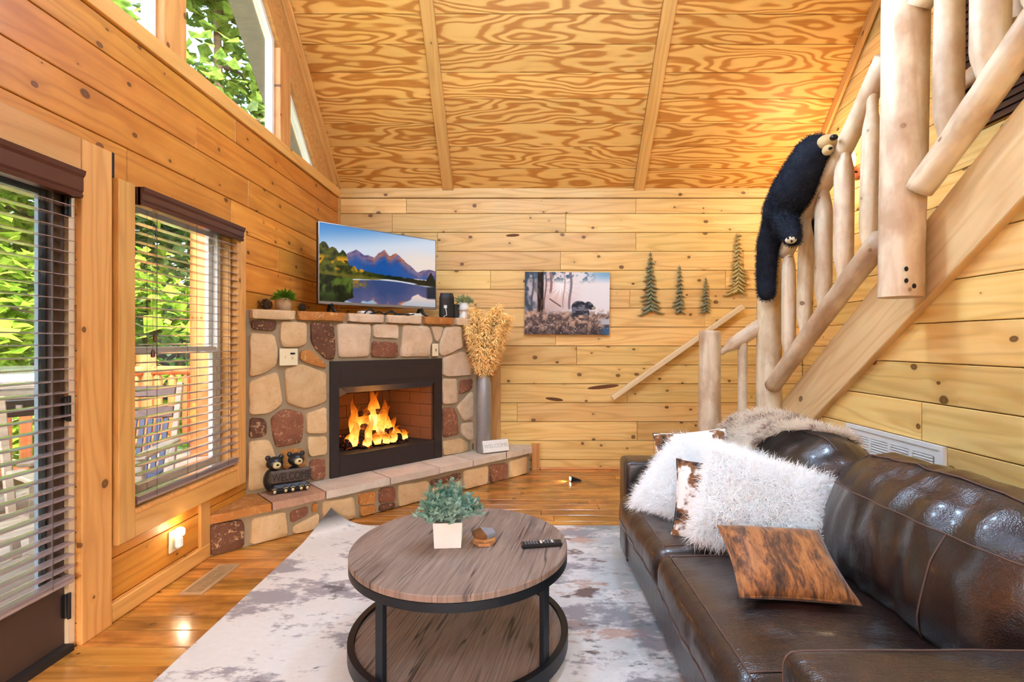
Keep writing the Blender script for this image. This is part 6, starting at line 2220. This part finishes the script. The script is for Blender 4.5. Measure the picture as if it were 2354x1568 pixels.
tmp = mb.build('tmp_bear', M['plush_black'])
md = tmp.modifiers.new('remesh', 'REMESH'); md.mode = 'VOXEL'; md.voxel_size = .014; md.use_smooth_shade = True
ms = tmp.modifiers.new('smooth', 'SMOOTH'); ms.iterations = 6
me = eval_mesh(tmp)
bpy.data.objects.remove(tmp)
me.materials.clear(); me.materials.append(M['plush_black'])
bb_ = link('body', me, bear)
mb = MB()
nv = len(me.vertices)
nvec = [(v.co.copy(), v.normal.copy()) for v in me.vertices]
for co, nr in nvec:
    for _ in range(2 if nv > 6000 else 4):
        strands(mb, co + Vector((random.uniform(-.007, .007),) * 3), nr, .022, .0013, Vector((-.1, 0, -.35)), .45, .3)
hair_build(mb, 'fur', M['plush_black'], bb_)
M['tan_plush'] = plain('tan_plush', (206, 172, 116), .9, var=.15, vscale=60, sheen=.3)
mz = MB()
mz.ball(bw(1900, 328, .03), (.055, .06, .045), 16, 10)
mz.ball(bw(1903, 345, .02), (.030, .034, .030), 12, 8)
mzo = mz.build('muzzle', M['tan_plush'], bear, smooth=True)
MB().ball(bw(1917, 316, .02), (.022, .022, .017), 10, 7).build('nose', M['blackpl'], mzo, smooth=True)
MB().ball(bw(1909, 341, -.012), (.012, .012, .009), 8, 6).build('mouth', M['blackpl'], mzo, smooth=True)
pd = MB()
pc_ = bw(1818, 552, -.105)
pd.ball(pc_, (.034, .030, .022), 14, 8)
pdo = pd.build('paw_pad', plain('paw_pad_cream', (232, 220, 196), .8), bear, smooth=True)
pd = MB()
for dx, dy, r in ((-.022, .012, .009), (.0, -.016, .010), (.022, .010, .009), (.0, .026, .008)):
    pd.ball(pc_ + Vector((dx - .008, -.024, dy * .7)), (r * .7, .008, r), 8, 6)
pd.build('toe_marks', M['blackpl'], pdo, smooth=True)

# ================================================================== BLINDS
def blind(label, y0, y1, zt, zb, pitch, x, val_h, proud, n_stack=3):
    """2-inch slat blind along the left wall"""
    t = thing('window_blind', label, 'blind', (x, (y0 + y1) / 2, zb), 0)
    w = y1 - y0
    rel = lambda z_: z_ - zb
    # moulded valance
    prof = [(0, 0), (.016, 0), (.020, .012), (.014, .02), (.020, .03), (.020, val_h - .03), (.028, val_h - .018), (.032, val_h), (0, val_h)]
    mb = MB()
    mb.prism([(a + proud, b) for a, b in prof], (0, -w / 2 - .012, rel(zt)), (1, 0, 0), (0, 0, 1), (0, 1, 0), 0, w + .024)
    mb.bx(-.03, proud + .012, w / 2 + .001, w / 2 + .012, rel(zt), rel(zt) + val_h)
    mb.bx(-.03, proud + .012, -w / 2 - .012, -w / 2 - .001, rel(zt), rel(zt) + val_h)
    mb.build('valance', M['valance'], t)
    MB().bx(-.03, .03, -w / 2 + .005, w / 2 - .005, rel(zt) + .01, rel(zt) + val_h - .012).build('head_rail', M['valance'], t)
    me = None
    z = zt - pitch * .75
    zs = []
    while z > zb + .03 + n_stack * .006:
        zs.append(z); z -= pitch
    zs += [zb + .022 + k * .0055 for k in range(n_stack)]
    for z in zs:
        if me is None:
            mb = MB()
            P = []
            for yy in (-w / 2, w / 2):
                for xx, zz in ((-.025, -.0005), (-.012, .0022), (.012, .0022), (.025, -.0005), (.025, -.0030), (-.025, -.0030)):
                    P.append((xx, yy, zz))
            mb.add(P, [(i, i + 6, (i + 1) % 6 + 6, (i + 1) % 6) for i in range(6)] + [tuple(range(6)), tuple(range(6, 12))[::-1]])
            o = mb.build('slat', M['blind'], t)
            me = o.data
        else:
            o = link('slat', me, t)
        o.location = (0, 0, rel(z))
        o.rotation_euler = (0, math.radians(random.uniform(-1.5, 1.5) + 2), 0)
    MB().cbox((0, 0, .008), (.05, w, .018), .005).build('bottom_rail', M['blind'], t)
    for f in (-.36, 0, .36) if w > .75 else (-.36, .36):
        MB().tube([(.026, f * w, .01), (.026, f * w, rel(zt))], .0012, 4).tube([(-.026, f * w, .01), (-.026, f * w, rel(zt))], .0012, 4).build('ladder_cord', M['bronze'], t)
    return t, w
bl, w = blind('brown slatted blind over the double-hung window', 2.458, 3.320, 1.985, .515, .0462, XL + .018, .088, .03, 4)
for dy, zl in ((-.335, .95), (-.325, .83)):
    MB().tube([(.034, dy, zl - .505 + .35), (.034, dy, zl - .505 + 1.1)], .0012, 4).build('pull_cord', M['bronze'], bl)
for dy, zl in ((-.335, .80), (-.350, .72)):
    MB().lathe([(.004, .04), (.009, .03), (.010, .004), (.004, 0)], (.034, dy, zl), 10).tube([(.034, dy, zl + .03), (.034, dy, 1.5)], .0012, 4).build('tassel', M['valance'], bl)
blind('brown slatted blind on the glazed patio door', 1.40, 2.118, 1.925, .30, .049, XL + .012, .115, .03, 2)

# ================================================================== OUTSIDE
DKZ = -.03
dk = struct('deck', MB().bx(-4.75, XL - .13, YN, 6.3, DKZ - .12, DKZ - .03), M['deck_board'], 'wooden deck outside')
x = -4.72
while x < XL - .2:
    board('deck_board', dk, (x + .136, YN, DKZ - .028), (0, 1, 0), (-1, 0, 0), (0, 0, 1), rect(6.3 - YN, .136), .028, M['deck_board'], .004)
    x += .142
gnd = struct('ground', MB().add([(-30, -20, -2.6), (XL - .2, -20, -2.6), (XL - .2, 30, -2.6), (-30, 30, -2.6)], [(0, 1, 2, 3)]), M['ground'], 'leafy ground below the deck')
rl = thing('deck_railing', 'reddish log railing around the outdoor deck', 'railing', (-4.55, 6.0, DKZ))
def dlog(name, p0, p1, r, t0=0, t1=0):
    return log(name, p0, p1, r, r, t0, t1, M['deck_log'], rl, seg=10)
for x in (-4.55, -3.87, -2.35):
    dlog('post', (x, 6.0, DKZ), (x, 6.0, 1.2 if x < -4 else 2.75), .10 if x < -4 else .13)
for y_ in (4.0, 2.0, 0.0):
    dlog('post', (-4.55, y_, DKZ), (-4.55, y_, 1.2), .10)
for a, b in ((-4.5, -3.98), (-3.76, -2.42)):
    dlog('rail', (a, 6.0, .98), (b, 6.0, .98), .055)
    dlog('rail', (a, 6.0, .16), (b, 6.0, .16), .05)
    n = int((b - a) / .165)
    for k in range(n):
        xx = a + (k + .5) * (b - a) / n
        dlog('baluster', (xx, 6.0, .17), (xx, 6.0, .96), .047, .06, .06)
for a, b in ((.1, 1.9), (2.1, 3.9), (4.1, 5.9)):
    dlog('rail', (-4.55, a, .98), (-4.55, b, .98), .055)
    dlog('rail', (-4.55, a, .16), (-4.55, b, .16), .05)
    for k in range(10):
        yy = a + (k + .5) * (b - a) / 10
        dlog('baluster', (-4.55, yy, .17), (-4.55, yy, .96), .045, .06, .06)
# deck chairs
M['blue_slat'] = plain('navy_slat', (62, 72, 104), .5)
M['brown_slat'] = plain('brown_slat', (92, 66, 58), .5)
def deck_chair(label, loc, rz, slat, frame):
    t = thing('deck_chair', label, 'chair', loc, rz, 'chairs on the deck')
    w = .56
    lean = Vector((0, .30, .95)).normalized()
    for s_ in (-1, 1):
        b0 = Vector((s_ * w / 2, .02, .12))
        MB().cbox(b0 + lean * .46, (.045, .03, .96), .006, Vector((0, 0, 1)).rotation_difference(lean).to_matrix()).build('back_stile', frame, t)
        MB().cbox((s_ * w / 2, -.48, .28), (.045, .05, .56), .006).build('leg', frame, t)
        MB().cbox((s_ * w / 2, -.20, .33), (.04, .62, .05), .006).build('seat_rail', frame, t)
        MB().cbox((s_ * (w / 2 + .02), -.22, .58), (.085, .66, .03), .008).build('arm', frame, t)
    rot = Vector((0, 0, 1)).rotation_difference(lean).to_matrix()
    for k, (h, m) in enumerate(((.87, M['brown_slat']), (.70, M['brown_slat']))):
        MB().cbox(Vector((0, .02, .12)) + lean * h, (w - .05, .022, .09), .006, rot).build('cross_rail', m, t)
    for k in range(9):
        x_ = -w / 2 + .07 + k * (w - .14) / 8
        MB().cbox(Vector((x_, .02, .12)) + lean * .40, (.038, .016, .50), .004, rot).build('back_slat', slat, t)
    for k in range(6):
        MB().cbox((0, -.46 + k * .088, .365), (w - .05, .072, .018), .004).build('seat_slat', slat, t)
    return t
deck_chair('wooden deck chair with navy slats outside the window', (-3.00, 3.72, DKZ), math.radians(18), M['blue_slat'], M['grey_wood'])
deck_chair('weathered grey deck chair outside the patio door', (-3.05, 2.62, DKZ), math.radians(60), M['grey_wood'], M['grey_wood'])
# barbecue
g_ = thing('barbecue', 'stainless steel barbecue on the deck behind the patio door glass', 'barbecue', (-4.0, 3.92, DKZ), math.radians(50))
mb = MB()
P = [(-.36, .26), (-.36, -.24)] + [(math.cos(a), math.sin(a)) for a in ()]
prof = [(.26 * math.cos(a), .92 + .24 * math.sin(a)) for a in np.linspace(0, PI, 12)]
mb.prism(prof, (-.36, 0, 0), (0, 1, 0), (0, 0, 1), (1, 0, 0), 0, .72)
mb.build('hood', M['steel'], g_, smooth=False)
MB().tube([(-.25, -.30, 1.0), (.25, -.30, 1.0)], .012, 8).tube([(-.25, -.30, 1.0), (-.25, -.22, 1.02)], .01, 6).tube([(.25, -.30, 1.0), (.25, -.22, 1.02)], .01, 6).build('handle', M['steel'], g_)
MB().cbox((0, 0, .85), (.76, .54, .13), .01).build('firebox_body', M['blackpl'], g_)
MB().cbox((.58, 0, .89), (.36, .46, .03), .006).build('side_shelf', M['blackpl'], g_)
MB().cbox((-.58, 0, .89), (.36, .46, .03), .006).build('side_shelf', M['blackpl'], g_)
for sx in (-1, 1):
    for sy in (-1, 1):
        MB().cbox((sx * .33, sy * .21, .40), (.05, .05, .80), .004).build('leg', M['blackpl'], g_)
MB().cbox((0, 0, .25), (.70, .46, .03), .004).build('lower_shelf', M['blackpl'], g_)
for k in range(3):
    MB().lathe([(.022, 0), (.022, .025), (0, .027)], (-.2 + .2 * k, -.272, .85), 12, rot=None).build('knob', M['steel'], g_)

def tree(label, x, y_, h, cr, n, mat, ls, fmin=.18, trunk_r=.13):
    t = thing('tree', label, 'tree', (x, y_, -2.6), random.uniform(0, 6), 'trees beyond the deck')
    lean = Vector((random.uniform(-.5, .5), random.uniform(-.5, .5), h))
    pts = [lean * (k / 6) + Vector((random.uniform(-.12, .12), random.uniform(-.12, .12), 0)) * (k > 0) for k in range(7)]
    MB().tube(pts, [trunk_r * (1 - .12 * k) for k in range(7)], 9).build('trunk', M['bark'], t, smooth=True)
    tips = []
    for k in range(15):
        f = random.uniform(fmin, .97)
        b = lean * f
        a = random.uniform(0, 2 * PI)
        rr = cr * random.uniform(.55, 1.05) * (1.15 - .5 * f)
        e = b + Vector((math.cos(a) * rr, math.sin(a) * rr, random.uniform(-.1, .45) * rr))
        m = b.lerp(e, .5) + Vector((0, 0, .15 * rr))
        MB().tube([b, m, e], [trunk_r * .36, trunk_r * .2, .012], 6).build('branch', M['bark'], t)
        tips += [b.lerp(e, q) + Vector((0, 0, .1)) for q in (.4, .7, 1.0)]
    mb = MB()
    for i in range(n):
        c = random.choice(tips)
        p = c + Vector((random.gauss(0, cr * .20), random.gauss(0, cr * .20), random.gauss(0, cr * .13)))
        d = Vector((random.uniform(-1, 1), random.uniform(-1, 1), random.uniform(-.8, .3))).normalized()
        s = d.cross(Vector((random.uniform(-.6, .6), random.uniform(-.6, .6), 1))).normalized()
        l = ls * 1.15 * random.uniform(.6, 1.3)
        u_ = d.cross(s) * l * .12
        mb.add([p, p + d * l * .35 - s * l * .38 + u_, p + d * l, p + d * l * .35 + s * l * .38 + u_], [(0, 1, 2), (0, 2, 3)])
    mb.build('foliage', mat, t)['kind'] = 'stuff'
    return t
random.seed(21)
TREES = [('broad green tree behind the end of the deck railing', -6.0, 9.2, 8.5, 2.5, 5200, 'leaf_c', .20),
         ('bright green maple close to the deck outside the patio door', -7.2, 6.3, 6.6, 2.2, 5600, 'leaf_b', .17),
         ('tall tree with dark branches seen through the gable window', -5.0, 7.6, 10.5, 2.4, 5600, 'leaf_a', .20, .55),
         ('green tree to the left of the bright maple', -8.2, 6.6, 8.5, 2.6, 3100, 'leaf_b', .24),
         ('grey-green tree far behind the deck', -8.4, 12.0, 9.5, 3.0, 3100, 'leaf_c', .26),
         ('leafy tree filling the gap beyond the far deck corner', -4.4, 11.5, 9.0, 2.8, 3100, 'leaf_b', .25),
         ('tall green tree above the left gable window', -6.2, 4.0, 10.5, 2.3, 4600, 'leaf_a', .2, .55),
         ('dense tree far to the left of the deck', -10.5, 9.0, 9.0, 3.2, 2852, 'leaf_a', .28),
         ('small young tree just outside the deck railing', -6.1, 7.9, 4.8, 1.5, 3000, 'leaf_b', .15),
         ('tall tree beside the camera side of the deck', -7.5, .5, 9.5, 2.6, 2232, 'leaf_b', .24)]
for lab, x, y_, h, cr, n, m, ls, *fm in TREES:
    tree(lab, x, y_, h, cr, n, M[m], ls, *fm)

# ================================================================== ADDED FILL LAMPS, OUT OF VIEW
def fill_pendant(label, x, y, z, power):
    t = thing('fill_lamp', label, 'lamp', (x, y, z), 0, 'added fill lamps hung out of view')
    MB().tube([(0, 0, .30), (0, 0, ceil_z(y) - z - .01)], .012, 8).build('rod', M['bronze'], t)
    MB().lathe([(.10, .32), (.24, .16), (.26, .12), (.25, .12), (.09, .31), (0, .31)], seg=28).build('shade', M['bronze'], t, smooth=True)
    MB().ball((0, 0, .10), (.15, .15, .13), 20, 12).build('globe', emitter('fill_lamp_globe', (240, 246, 255), 14), t, smooth=True)
    l = bpy.data.lights.new('fill_light', 'POINT')
    l.energy = power
    l.color = (.58, .86, 1.22)
    l.shadow_soft_size = .16
    lo = bpy.data.objects.new('fill_light', l)
    COL.objects.link(lo)
    lo.parent = t
    lo.location = (0, 0, -.06)
    return t
fill_pendant('added unseen fill lamp with a frosted globe, left of the pair behind the camera', -.9, -.3, 3.2, 50)
fill_pendant('added unseen fill lamp with a frosted globe, right of the pair behind the camera', 1.2, -.3, 3.2, 50)
fill_pendant('added unseen fill lamp with a frosted globe, high in front of the fireplace', -.35, 2.7, 3.35, 80)
fill_pendant('added unseen fill lamp with a frosted globe, high above the sofa', .75, 2.7, 3.35, 80)
